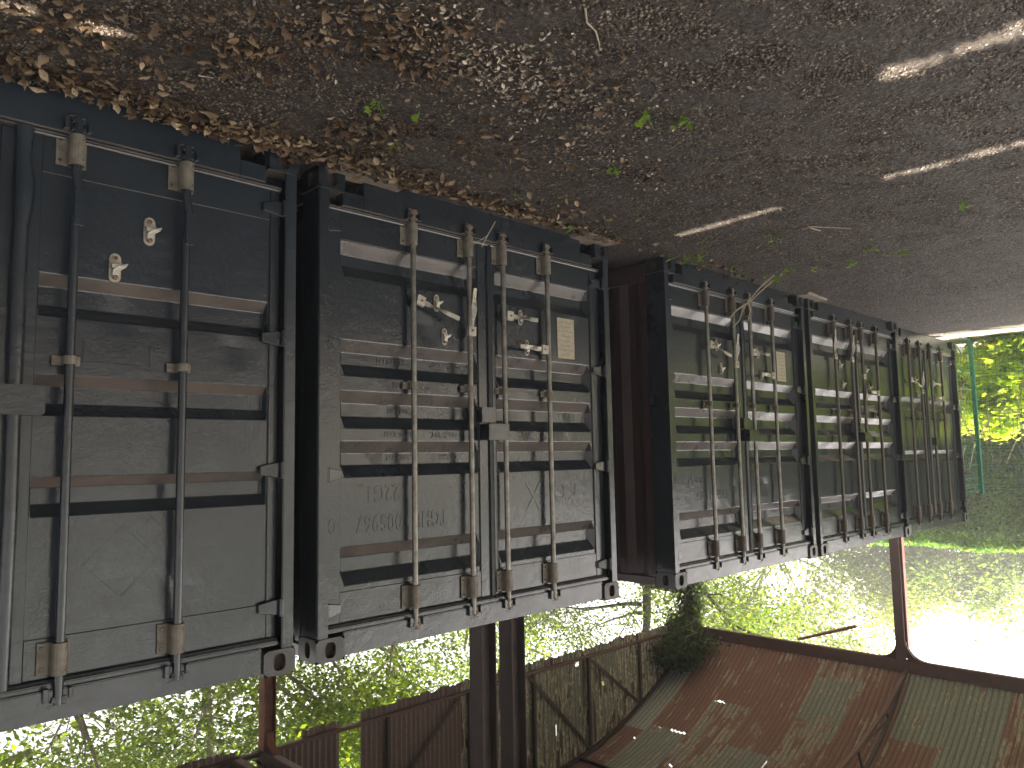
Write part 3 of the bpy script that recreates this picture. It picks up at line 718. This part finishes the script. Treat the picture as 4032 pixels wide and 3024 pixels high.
for gx, y0, y1, wd, cx in [(3.35, 2.36, 3.6, .13, 10.), (4.71, .45, 1.22, .10, 10.), (4.60, 2.34, 3.2, .10, 10.), (4.62, 1.9, 2.32, .05, 10.)]:
    s, ya = hit_arc(gx, y0, cx); s2, yb = hit_arc(gx, y1, cx); sun_gaps.append((cx, ya, yb, s-wd/2, s+wd/2))

def barn(cx, label, main):
    root = empty('open_barn', (0, 0, 0), label, 'barn', 'barns with arched roofs side by side')
    xr, xl = cx+5.0, cx-5.0
    posts = {True: [(xr, YG, 'rust_post'), (xr, -1.92, 'beam'), (4.935, -1.6, 'dark_post'), (5.03, YG, 'rust_post'), (xr, 2.6, 'beam'), (4.935, 3.0+4, 'beam'), (xr, 7.1, 'beam')],
             False: [(4.585, -1.6, 'dark_post'), (xl, YG, 'beam'), (xl, -1.6, 'beam'), (4.585, 7.0, 'beam'), (xl, 3, 'beam'), (xl, 7.1, 'beam')]}[main]
    for (px, py, pm_) in posts: hpost('post', px, py, ZT, pm_, root, .165)
    if main:
        gusset(xr, -1.92, ZT, 'beam', root); gusset(5.03, YG, ZT, 'rust_post', root, .22)
        # plate added as the far post's sunlit flange, sun painted into its red
        box(xr-.0, xr+.11, -1.835, -1.812, 0, ZT-.2).build('sunlit_flange_plate', 'sunlit_red', root, bevel=.002)
    for ex in (xr, xl if not main else 4.99):
        b = MB(); hb = .58+5.5*SUN.y/SUN.z
        for ya, yb in ([(YG-.1, 7.3)] if main or ex < 0 else [(YG-.1, hb-.045), (hb+.045, 7.3)]):  # second barn's beam is split by a gap added for one sun fleck
            b.box(ex-.05, ex+.05, ya, yb, ZT, ZT+.014); b.box(ex-.05, ex+.05, ya, yb, ZT+.206, ZT+.22); b.box(ex-.052, ex-.04, ya, yb, ZT+.014, ZT+.206)
        b.build('eave_beam', 'beam', root, bevel=.002)
    # roof sheets
    if main:
        cols = [(-6.55, -5.85), (-5.85, -5.02), (-5.02, -4.2), (-4.2, -3.38), (-3.38, -2.58), (-2.58, -1.78), (-1.78, -1.02), (-1.02, -.22)]
        yy = -.22
        while yy < 7.2: cols.append((yy, yy+.8)); yy += .8
        rows = {0: [(0, 2.88, 's_silver'), (2.88, 5.2, 's_rust')], 1: [(0, 2.66, 's_rust'), (2.66, 4.6, 's_green')], 2: [(0, 1.62, 's_rust'), (1.62, 3.56, 's_mix'), (3.56, 5.5, 's_rust2')],
                3: [(0, 2.66, 's_rust'), (2.66, 4.8, 's_green')], 4: [(0, .55, 's_mix'), (.55, 1.5, 's_green'), (1.5, 3.2, 's_mix'), (3.2, 5.2, 's_rust')],
                5: [(0, 2.4, 's_rust'), (2.4, 4.8, 's_rust')], 6: [(0, 1.56, 's_green'), (1.56, 4.0, 's_rust')], 7: [(0, 2.1, 's_green'), (2.1, 4.4, 's_mix')], 8: [(0, 2.2, 's_mix'), (2.2, 4.4, 's_green')]}
        vis_holes = [(-5.0, -4.75, 1.55, 1.60), (-5.7, -5.55, 2.60, 2.63), (-5.38, -5.08, 2.58, 2.64), (-4.86, -4.74, 3.50, 3.55), (-5.9, -5.86, 3.1, 3.13)]
    else:
        cols = []; yy = -6.5
        while yy < 7.2: cols.append((yy, yy+1.6)); yy += 1.6
        rows = {}; vis_holes = [(.58+5.5*SUN.y/SUN.z-.045, .58+5.5*SUN.y/SUN.z+.045, -.3, .3)]  # hole added in the sheet to let that sun fleck through
    gaps = [(a, b_, c, d) for (gcx, a, b_, c, d) in sun_gaps if abs(gcx-cx) < .5]+vis_holes
    for ci, (y0, y1) in enumerate(cols):
        rw = list(rows.get(ci, []))
        s = rw[-1][1] if rw else -.06
        if not rw and main: rw = []
        while s < LEN+.05:
            e = min(s+2.4, LEN+.06); rw.append((s, e, ['s_rust', 's_green', 's_mix', 's_rust2'][(ci*5+len(rw)*3) % 4])); s = e
        for k, (s0, s1, sm) in enumerate(rw):
            hs = [(max(a, y0), min(b_, y1), c, d) for (a, b_, c, d) in gaps if a < y1 and b_ > y0 and c < s1+.05 and d > s0-.05]
            lap = .006*((k % 2)*2-1)+.004*(ci % 2)
            def fn(a, b_, h, lap=lap, cx=cx):
                x_, z_ = arcp(b_, cx, h+lap); return (x_, a, z_)
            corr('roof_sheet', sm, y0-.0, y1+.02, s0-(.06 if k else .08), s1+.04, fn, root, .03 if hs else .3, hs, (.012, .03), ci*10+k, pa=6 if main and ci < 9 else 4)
    # purlins along the roof
    for s in [1.35, 2.75, 4.2, 5.75, 7.2, 8.6, 10.]:
        x_, z_ = arcp(s, cx, .045); b = MB().bar((x_, YG, z_), (x_, 7.2, z_), .05, .05); 
        if not main or s > 4: b.build('purlin', 'iron_dark', root)
    # gable end
    tie0, tie1 = (4.7, xr) if main else (xl, 4.7)
    b = MB(); b.box(tie0, tie1, YG-.01, YG, ZT, ZT+.075); b.box(tie0, tie1, YG+.0002, YG+.06, ZT, ZT+.01); b.build('tie_beam', 'beam', root)
    top = lambda x_: CZ+math.sqrt(max(RA*RA-(x_-cx)**2, 0))
    x_ = xl+.02; k = 0; edges = [xl+.02, 5.56, 6.12, 6.49, 7.12, 7.75, 8.38] if main else []
    while x_ < xr-.05:
        x2 = edges[k+1] if k+1 < len(edges) else min(x_+.655, xr-.02); ident = (x_+x2)/2
        skip = main and 6.12 < ident < 6.49
        if main: 
            sm = 's_purple' if ident < 8.7 else 's_gable'; bot = ZT-.13+(.0 if ident > 7 else .03)+random.uniform(-.02, .02)
        else: sm = 's_purple'; bot = ZT-.06+random.uniform(-.03, .03)
        if main and ident < 5.5: bot = ZT+.03
        xa, xb2 = x_, x2
        if not skip:
            def fg(a, b_, h, bot=bot, cx=cx): 
                zt_ = top(a)-.03; return (a, YG-.035-h, bot+(zt_-bot)*b_) if 0 <= b_ <= 1.2 else (a, YG-.035-h, bot+(zt_-bot)*b_)
            hs = [(10.6, 10.66, .62, .68), (11.2, 11.3, .1, .16), (11.95, 12.0, .4, .44)] if main else []
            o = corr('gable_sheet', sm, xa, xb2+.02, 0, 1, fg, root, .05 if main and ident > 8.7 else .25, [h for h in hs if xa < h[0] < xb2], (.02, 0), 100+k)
            uvl = o.data.uv_layers[0].data
            for d in uvl: d.uv = (d.uv[0], d.uv[1]*1.8)
        x_ = x2; k += 1
    vx = [(13.12-10)*.985, (11.51-10)*.985, 0, -(11.51-10)*.985, -(13.12-10)*.985]
    for q in vx:
        if main or q < 0: MB().bar((cx+q, YG+.03, ZT+.05), (cx+q, YG+.03, top(cx+q)-.05), .05, .05).build('gable_stud', 'iron_dark', root)
    for (xa, za, xb2, zb2) in [(-.1, 5.38, 1.5, top(cx+1.5)-.06), (1.52, 5.37, 3.02, top(cx+3.05)-.1), (-1.7, 5.37, -3.1, 6.52), (3.1, 5.38, 4.4, 5.9)][: (3 if main else 3)]:
        MB().bar((cx+xa, YG+.045, za), (cx+xb2, YG+.045, zb2), .012, .06, (0, 0, 1)).build('gable_brace', 'iron_dark', root)
    b = MB(); ps = [arcp(s, cx, .05) for s in np.linspace(0, LEN, 30)]
    for (p, q), (p2, q2) in zip(ps[:-1], ps[1:]): b.bar((p, YG+.02, q), (p2, YG+.02, q2), .05, .06, (0, 0, 1))
    b.build('gable_rib', 'iron_dark', root)
    # arched lattice trusses
    for ty in ((-1.85, 2.7) if main else (-1.6, 3.)):
        b = MB(); ps = [arcp(s, cx, .05) for s in np.linspace(0, LEN, 30)]
        for (p, q), (p2, q2) in zip(ps[:-1], ps[1:]): b.bar((p, ty, q), (p2, ty, q2), .05, .05)
        b.build('truss_rib', 'iron_dark', root)
        low = [(4.98, 5.5), (3.95, 5.93), (2.73, 6.24), (2.07, 6.36), (1.0, 6.48), (0, 6.52)]
        low = low+[(-a_, c_) for a_, c_ in low[::-1][1:]]
        up = [(4.98, 5.55), (4.15, 6.08), (4.0, 6.15), (2.8, 6.7), (1.6, 7.0), (0, 7.15)]; up = up+[(-a_, c_) for a_, c_ in up[::-1][1:]]
        b = MB()
        for (p, q), (p2, q2) in zip(low[:-1], low[1:]): b.bar((cx+p, ty-.02, q), (cx+p2, ty-.02, q2), .06, .055)
        b.build('truss_chord', 'beam', root)
        for (p, q), (p2, q2) in [(low[1], (4.05, 6.1)), (low[2], (4.05, 6.1)), (low[2], (2.9, 6.63)), (low[3], (2.9, 6.63)), (low[4], (1.6, 6.96)), (low[4], (.9, 7.1)), (low[-2], (-4.05, 6.1)), (low[-3], (-4.05, 6.1)), (low[-3], (-2.9, 6.63))]:
            MB().bar((cx+p, ty-.02, q), (cx+p2, ty-.02, q2), .035, .03).build('truss_web', 'iron_dark', root)
    return root
bm_ = barn(CX, 'rusty open barn with arched corrugated roof over the farther containers', True)
bs_ = barn(-.4, 'second rusty barn whose gable tie shows above the nearest container', False)
# strip added to stop sun between the two roofs, notched for one fleck
vg = empty('valley_sun_block', (4.79, 0, 5.5), 'added strip blocking the sun between the two arched barn roofs', 'gutter')
hy = .58+5.5*SUN.y/SUN.z
b = MB(); b.box(-.08, .30, -6.5, 7.3, .04, .05); b.box(-.30, -.0802, -6.5, hy-.045, .04, .05); b.box(-.30, -.0802, hy+.045, 7.3, .04, .05)
b.box(-.30, -.29, -6.5, 7.3, .051, .2); b.box(.29, .30, -6.5, 7.3, .051, .2); b.build('sun_block_strip', 'beam', vg)
# dangling gutter length and torn edge strip
b = MB(); b.loft([[(15.06, -3.95, 5.27), (15.14, -3.95, 5.25), (15.14, -3.87, 5.26), (15.06, -3.87, 5.28)], [(15.06, -2.82, 4.86), (15.14, -2.82, 4.84), (15.14, -2.74, 4.86), (15.06, -2.74, 4.88)]])
tag(b.build('broken_gutter', 'rust_post', bevel=.004), 'broken rusty gutter length hanging below the far eave beam', 'gutter')

# ================================================================ FENCE
fr = empty('mesh_fence', (14.0, -.2, -.24), 'green welded mesh fence beside the farthest container', 'fence')
fx, fy = 14.0, -.2
box(-.03, .03, -.03, .03, -.1, 2.52).build('post', 'fence', fr, bevel=.004)
for yy in (2.3, 4.8): box(-.03, .03, yy-.03, yy+.03, -.1, 2.52).build('post', 'fence', fr, bevel=.004)
def mesh_panel(p, q, sp):
    b = MB(); p, q = Vector(p), Vector(q); L = (q-p).length; d = (q-p)/L; nrm = Vector((-d.y, d.x, 0))
    zs = []; z_ = .05
    rows_ = [.06, .26, .46, .56, .61, .66, .86, 1.06, 1.16, 1.21, 1.26, 1.46, 1.66, 1.76, 1.81, 1.86, 2.06, 2.26, 2.36, 2.41, 2.46]
    for z_ in rows_:
        o = -.035 if any(abs(z_-c) < .01 for c in (.61, 1.21, 1.81, 2.41)) else 0
        b.bar(p+Vector((0,0,z_))+nrm*o, q+Vector((0,0,z_))+nrm*o, .0065, .0065)
    k = 0.
    while k < L:
        a = p+d*k; zz = 0.
        pr = None
        for z_ in rows_:
            o = -.035 if any(abs(z_-c) < .01 for c in (.61, 1.21, 1.81, 2.41)) else 0
            c = a+Vector((0,0,z_))+nrm*o
            if pr is not None: b.bar(pr, c, .0035, .0035)
            pr = c
        k += sp
    return tag(b.build('mesh_panel', 'fence', fr), kind='stuff')
mesh_panel((-1.32, 0, 0), (-.03, 0, 0), .15); mesh_panel((0, .03, 0), (0, 2.27, 0), .06); mesh_panel((0, 2.33, 0), (0, 4.77, 0), .06)

# ================================================================ VEGETATION
def blob_points(n, blobs, r=rng, shell=.55):
    ws = np.array([b[3]*b[4]*b[5] for b in blobs]); ws = ws/ws.sum(); idx = r.choice(len(blobs), n, p=ws)
    B = np.array(blobs)[idx]; d = r.normal(size=(n, 3)); d /= np.linalg.norm(d, axis=1)[:, None]
    rad = shell+(1-shell)*r.uniform(0, 1, n)**.7
    return B[:, :3]+d*B[:, 3:6]*rad[:, None]
def leaves(n, blobs, size, per=30, spread=.35, flat=1.2, bv=LEAF_V, bf=LEAF_F, r=rng, droop=0., clump=None):
    nc = max(1, n//per); C_ = blob_points(nc, blobs, r, .35); P = np.repeat(C_, per, 0)+r.normal(0, spread, (nc*per, 3))*np.array([1, 1, .6])
    P[:, 2] -= droop*r.uniform(0, 1, len(P)); m_ = len(P)
    return scatter(bv, bf, P, size*r.uniform(.6, 1.3, m_), rotmats(m_, flat, r))
def limb(b, p, d, L, r_, lvl, rd, tips, seg=5):
    pts = [Vector(p)]; d = Vector(d).normalized(); rs = [r_]
    for k in range(seg):
        d = (d+Vector((rd.gauss(0, .13), rd.gauss(0, .13), rd.gauss(.03, .1)))).normalized(); pts.append(pts[-1]+d*L/seg); rs.append(r_*(1-.75*(k+1)/seg))
    b.tube(pts, rs, 9 if lvl == 0 else 6)
    tips.append((pts[-1], L)); 
    if lvl < 2:
        for k in range(4 if lvl == 0 else 3):
            i = rd.randint(2, seg) if lvl else rd.randint(2, seg); az = rd.uniform(0, 2*math.pi)
            nd = (d*.5+Vector((math.cos(az), math.sin(az), rd.uniform(.1, .6)))).normalized()
            limb(b, pts[i], nd, L*.5, rs[i]*.6, lvl+1, rd, tips, 4)
def tree(name, pos, h, cr, label, seed, nleaf=20000, size=.13, lm_='leaf', group=None, trunk_r=.18, lean=(0, 0), low=.35, bark='bark', per=26, spread=.33, twigs=10):
    rd = random.Random(seed); r2 = np.random.default_rng(seed)
    root = empty(name, pos, label, 'tree', group)
    b = MB(); tips = []
    limb(b, (0, 0, -.2), (lean[0], lean[1], 1), h*.72, trunk_r, 0, rd, tips, 7)
    for k in range(twigs):
        az = rd.uniform(0, 2*math.pi); zz = h*rd.uniform(low*.9, .8)
        p0 = Vector((lean[0]*zz, lean[1]*zz, zz)); limb(b, p0, (math.cos(az), math.sin(az), rd.uniform(-.1, .6)), cr*rd.uniform(.7, 1.1), trunk_r*.28, 1, rd, tips, 6)
    b.build('trunk', bark, root, smooth=True)
    blobs = [(t.x, t.y, t.z, cr*rd.uniform(.25, .45), cr*rd.uniform(.25, .45), cr*rd.uniform(.18, .34)) for t, L in tips if t.z > h*low]
    for k in range(10):
        az = rd.uniform(0, 6.28); rr = cr*rd.uniform(.2, .85); zz = h*rd.uniform(low+.05, .95); rr *= 1.1-abs(zz/h-.6)
        blobs.append((lean[0]*zz+rr*math.cos(az), lean[1]*zz+rr*math.sin(az), zz, cr*.35, cr*.35, cr*.25))
    V, F = leaves(nleaf, blobs, size, per, spread, 1.3, r=r2)
    npmesh('crown', V, F, lm_, root)
    return root
tree('sycamore_tree', (7.6, -12.0, 0), 12.5, 4.2, 'leafy green sycamore behind the nearest two containers, left of the rusty corner post', 11, 51000, 0.119, per=110, spread=.36, group='trees behind the barn')
tree('sycamore_tree', (4.0, -13.5, 0), 13, 4.4, 'green tree with a pale thick trunk seen above the nearest container', 12, 37400, 0.119, per=110, spread=.36, group='trees behind the barn', trunk_r=.3)
tree('sycamore_tree', (.6, -11.5, 0), 12, 4.0, 'thin-crowned tree against white sky at the nearest top corner', 13, 15300, 0.111, per=110, spread=.36, group='trees behind the barn', trunk_r=.14)
tree('sycamore_tree', (11.8, -13.0, 0), 11.5, 4.0, 'open green tree seen between the twin posts and the gable', 14, 25500, 0.119, per=110, spread=.36, group='trees behind the barn')
tree('sycamore_tree', (16.5, -14.0, 0), 10.5, 3.4, 'sparse green tree above the gap beside the lettered container', 15, 20400, 0.119, per=110, spread=.36, group='trees behind the barn')
tree('ivy_tree', (17.2, -9.3, 0), 12, 2.6, 'dark ivy-clad tree rising behind the barn corner', 16, 16000, .09, 'leaf_dark', 'trees behind the barn', trunk_r=.22, bark='bark_dark', low=.25)
tree('evergreen_tree', (20.5, -9.6, 0), 8.5, 3.0, 'mid green tree just beyond the barn corner over the third container', 17, 26000, .12, 'leaf', 'trees behind the barn', low=.15)
tree('willow_tree', (29, -12, 0), 10.5, 3.6, 'pale yellow-green willow beyond the third container', 18, 26000, .16, 'leaf_pale', 'trees beyond the hedge', low=.12, per=90, spread=.42)
tree('willow_tree', (33, -8.6, 0), 8.6, 3.6, 'pale yellow tree beyond the fourth container, left of the far barn post', 19, 26000, .17, 'leaf_pale', 'trees beyond the hedge', low=.12, per=90, spread=.42)
tree('far_tree', (31, -5.4, 0), 7.6, 2.5, 'round green tree directly behind the far barn post', 20, 22000, .17, 'leaf_far', 'trees beyond the hedge', low=.15, per=90, spread=.42)
tree('far_tree', (34, -3.0, 0), 7.4, 2.7, 'hazy green tree right behind the hedge beyond the far post', 21, 22000, .18, 'leaf_far', 'trees beyond the hedge', low=.15, per=90, spread=.42)
tree('far_tree', (36, .6, 0), 6.0, 2.2, 'low pale tree fading into the white sky at the photo edge', 22, 14000, .18, 'leaf_far', 'trees beyond the hedge', low=.12)

def hedge():
    root = empty('conifer_hedge', (18.0, -4, -.25), 'tall clipped conifer hedge with a sunlit top behind the green fence', 'hedge')
    y0, y1, zt = -5.2, 14.0, 3.86; n = 110000
    b = MB(); b.box(.9, 1.7, y0+4.3, y1+3.7, 0, zt-.3); b.build('stems', 'bark_dark', root)
    face = rng.uniform(0, 1, n); Y_ = rng.uniform(y0, y1 if False else 7., n)+4; Z_ = rng.uniform(0, zt, n); X_ = rng.uniform(0, .3, n)+.12*np.sin(Y_*2.2)*np.sin(Z_*1.9)
    top_ = face > .78; X_[top_] = rng.uniform(0, 2.0, top_.sum()); Z_[top_] = zt-rng.uniform(0, .12, top_.sum())+.05*np.sin(Y_[top_]*3)
    side = face < .12; X_[side] = rng.uniform(0, 2.0, side.sum()); Y_[side] = (y0+4)+rng.uniform(-.1, .2, side.sum())
    SP = np.array([(0,-.5,0),(.10,-.1,.02),(.05,.5,.0),(-.1,-.1,.02)])
    V, F = scatter(SP, LEAF_F, np.stack([X_, Y_, Z_], -1), rng.uniform(.09, .24, n), rotmats(n, 1.5))
    npmesh('foliage', V, F, 'hedge', root)
hedge()
def bush(pos, ext, label, seed, n=5000, size=.12, m_='bramble', group='sunlit bushes along the fence'):
    r2 = np.random.default_rng(seed); rd = random.Random(seed)
    root = empty('climbing_bush', pos, label, 'bush', group)
    b = MB()
    for k in range(14):
        p = Vector((rd.uniform(-.3, .3)*ext[0], rd.uniform(-.8, .8)*ext[1], 0)); pts = [p]
        for j in range(5): p = p+Vector((rd.gauss(0, .12), rd.gauss(0, .14), ext[2]*.22)); pts.append(p)
        b.tube(pts, [.012, .01, .009, .007, .005, .003], 5)
    b.build('stems', 'twig', root)
    blobs = []
    for q in range(26):
        u = rd.uniform(0, 1); blobs.append((-.55+u*1.2, rd.uniform(-.95, .95)*ext[1], ext[2]*(.06+.78*u)*rd.uniform(.8, 1.05), .16, ext[1]*.28, .13))
    V, F = leaves(n, blobs, size, 10, .12, 1.2, LOBE_V, LOBE_F, r2)
    V = V[:, :]; npmesh('foliage', V, F, m_, root)
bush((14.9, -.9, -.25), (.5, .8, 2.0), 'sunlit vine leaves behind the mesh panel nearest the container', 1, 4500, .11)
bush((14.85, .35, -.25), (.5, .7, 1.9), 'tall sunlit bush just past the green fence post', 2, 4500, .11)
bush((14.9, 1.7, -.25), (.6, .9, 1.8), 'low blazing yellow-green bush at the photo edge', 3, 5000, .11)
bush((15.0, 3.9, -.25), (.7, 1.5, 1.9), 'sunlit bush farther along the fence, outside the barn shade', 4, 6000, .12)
# ivy spilling over the roof corner and up the tree
def ivy(pos, blobs, n, label, size=.075):
    root = empty('ivy', pos, label, 'climbing plant')
    r2 = np.random.default_rng(5); rd = random.Random(9); b = MB()
    for k in range(16):
        bb = blobs[k % len(blobs)]; p = Vector((bb[0], bb[1], bb[2]))+Vector([rd.gauss(0, .15) for _ in range(3)]); pts = [p]
        for j in range(4): p = p+Vector((rd.gauss(0, .1), rd.gauss(.03, .1), rd.gauss(-.06, .1))); pts.append(p)
        b.tube(pts, .005, 4)
    b.build('stems', 'twig', root)
    V, F = leaves(n, blobs, size, 14, .09, 1.4, LOBE_V, LOBE_F, r2); npmesh('foliage', V, F, 'ivy', root)
ivy((14.35, -6.15, 5.4), [(0, 0, 0, .45, .4, .3), (-.35, -.05, .15, .4, .2, .3), (-.65, 0, .25, .35, .15, .25), (.1, .45, .1, .2, .35, .22), (-.2, .3, .3, .35, .3, .2), (.2, -.2, -.25, .2, .2, .2), (-.15, .1, .45, .4, .3, .2)], 5200, 'dark ivy clump spilling over the barn roof corner')
ivy((15.0, -6.35, 2.2), [(.06*math.sin(k*2), .05*math.cos(k*3), .28*k, .27, .27, .22) for k in range(13)], 9000, 'column of ivy clothing the far corner post of the barn', .08)
# trees out of frame toward the open side, seen in the paint's reflections
for k, (px, py, hh) in enumerate([(17, 19, 7), (12, 21, 8), (4, 20, 8), (-5, 20, 8)]):
    tree('yard_tree', (px, py, 0), hh, 3.6, ['broad tree across the yard facing the third container', 'broad tree across the yard facing the second container', 'broad tree across the yard facing the nearest container', 'broad tree across the yard behind the camera side'][k], 40+k, 7000, .26, 'leaf', 'trees across the yard', low=.1, twigs=6)

# ================================================================ SMALL PLANTS AND TWIGS
weeds = [(2543, 443), (2680, 466), (2028, 752), (2260, 888), (2420, 650), (3035, 928), (2770, 985), (2690, 1000), (2880, 1048), (3090, 1048), (3217, 1044), (3350, 1015), (2700, 463), (1486, 402), (1655, 442), (3437, 958), (3550, 973), (3045, 1075), (2920, 1075), (2740, 1010), (2780, 940), (3780, 785), (1560, 560)]
for k, (sx, sy) in enumerate(weeds):
    p = ground_pt(sx, sy); 
    if p.y < .03: p.y = .03+.02*(k % 3)
    rd = random.Random(k); b = MB(); n = rd.randint(3, 6); sc = rd.uniform(.022, .042)*(1 if p.x < 5 else 1.25)
    r2 = np.random.default_rng(k)
    Pp = np.array([(rd.gauss(0, sc*1.1), rd.gauss(0, sc*1.1), sc*rd.uniform(.4, 1.6)) for _ in range(n)])
    V, F = scatter(LOBE_V, LOBE_F, Pp, sc*r2.uniform(.8, 1.6, n), rotmats(n, .9, r2))
    root = empty('weed', (p.x, p.y, float(gz(p.x, p.y))), 'small bright green seedling growing in the dark gravel'+(' out in the open yard' if p.y > .9 else ' close to the container doors'), 'weed', 'green seedlings in the yard')
    npmesh('foliage', V, F, 'weed', root)
    b = MB()
    for q in Pp: b.tube([(0, 0, -.005), tuple(q*.5+np.array([0, 0, .004])), tuple(q)], .0015, 4)
    b.build('stem', 'weed', root)
def stick(pts, r_, label, name='twig', z=.008):
    P3 = []
    for q in pts:
        p = ground_pt(*q) if len(q) == 2 else Vector(q); P3.append((p.x, p.y, p.z+(z if len(q) == 2 else 0)))
    b = MB(); b.tube(P3, [r_*(1-.5*k/len(P3)) for k in range(len(P3))], 6); return tag(b.build(name, 'twig', smooth=True), label, 'twig')
stick([(2303, 20), (2310, 80), (2345, 115), (2358, 160), (2362, 190)], .0045, 'long crooked pale twig lying on open ground at the photo edge')
stick([(1985, 185), (2000, 205), (1965, 235)], .003, 'small bent pale twig near the leaf patch')
stick([(3160, 900), (3190, 893), (3230, 905)], .005, 'curved dry twig on the bare gravel opposite the fourth container')
stick([(3180, 888), (3350, 895)], .003, 'long straight thin twig on the bare gravel opposite the fourth container')
stick([(780, 290), (840, 300)], .003, 'short straw-coloured twig near the nearest container')
b = MB()
base = Vector((6.30, .10, .0))
for q in ([(6.34, .34, .02), (6.30, .22, .12), (6.24, .13, .24), (6.20, .09, .34)], [(6.40, .30, .05), (6.32, .2, .16), (6.25, .12, .26)], [(6.24, .12, .25), (6.13, .08, .32), (6.04, .06, .40)], [(6.22, .1, .28), (6.19, .07, .40), (6.11, .05, .47)], [(6.26, .12, .22), (6.34, .1, .3), (6.30, .08, .42)]):
    b.tube(q, [.008, .006, .005, .004][:len(q)], 6)
tag(b.build('dry_stalk', 'twig', smooth=True), 'dead woody stalk leaning on the doors of the third container', 'stalk')
b = MB(); b.tube([(3.28, .03, .09), (3.22, .02, .19), (3.17, .02, .27)], .003, 5); b.tube([(3.22, .02, .19), (3.12, .0, .26)], .002, 5)
tag(b.build('dry_stalk', 'twig', smooth=True), 'thin dry stalk caught on a lock rod of the lettered container', 'stalk')

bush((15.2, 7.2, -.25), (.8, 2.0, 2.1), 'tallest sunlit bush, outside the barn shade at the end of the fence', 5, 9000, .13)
# ================================================================ HAZE: bright dusty summer air round the whole place
hz = MB().box(-14, 52, -24, 30, -2, 16).build('haze', 'leaf')
hm = bpy.data.materials.new('thin_haze'); hm.use_nodes = True; hn = hm.node_tree; hn.nodes.clear()
pv = hn.nodes.new('ShaderNodeVolumePrincipled'); ho = hn.nodes.new('ShaderNodeOutputMaterial')
pv.inputs['Color'].default_value = (.97, .98, 1, 1); pv.inputs['Density'].default_value = .0045; pv.inputs['Anisotropy'].default_value = .35
hn.links.new(pv.outputs[0], ho.inputs['Volume']); hz.data.materials.clear(); hz.data.materials.append(hm)
tag(hz, kind='stuff')
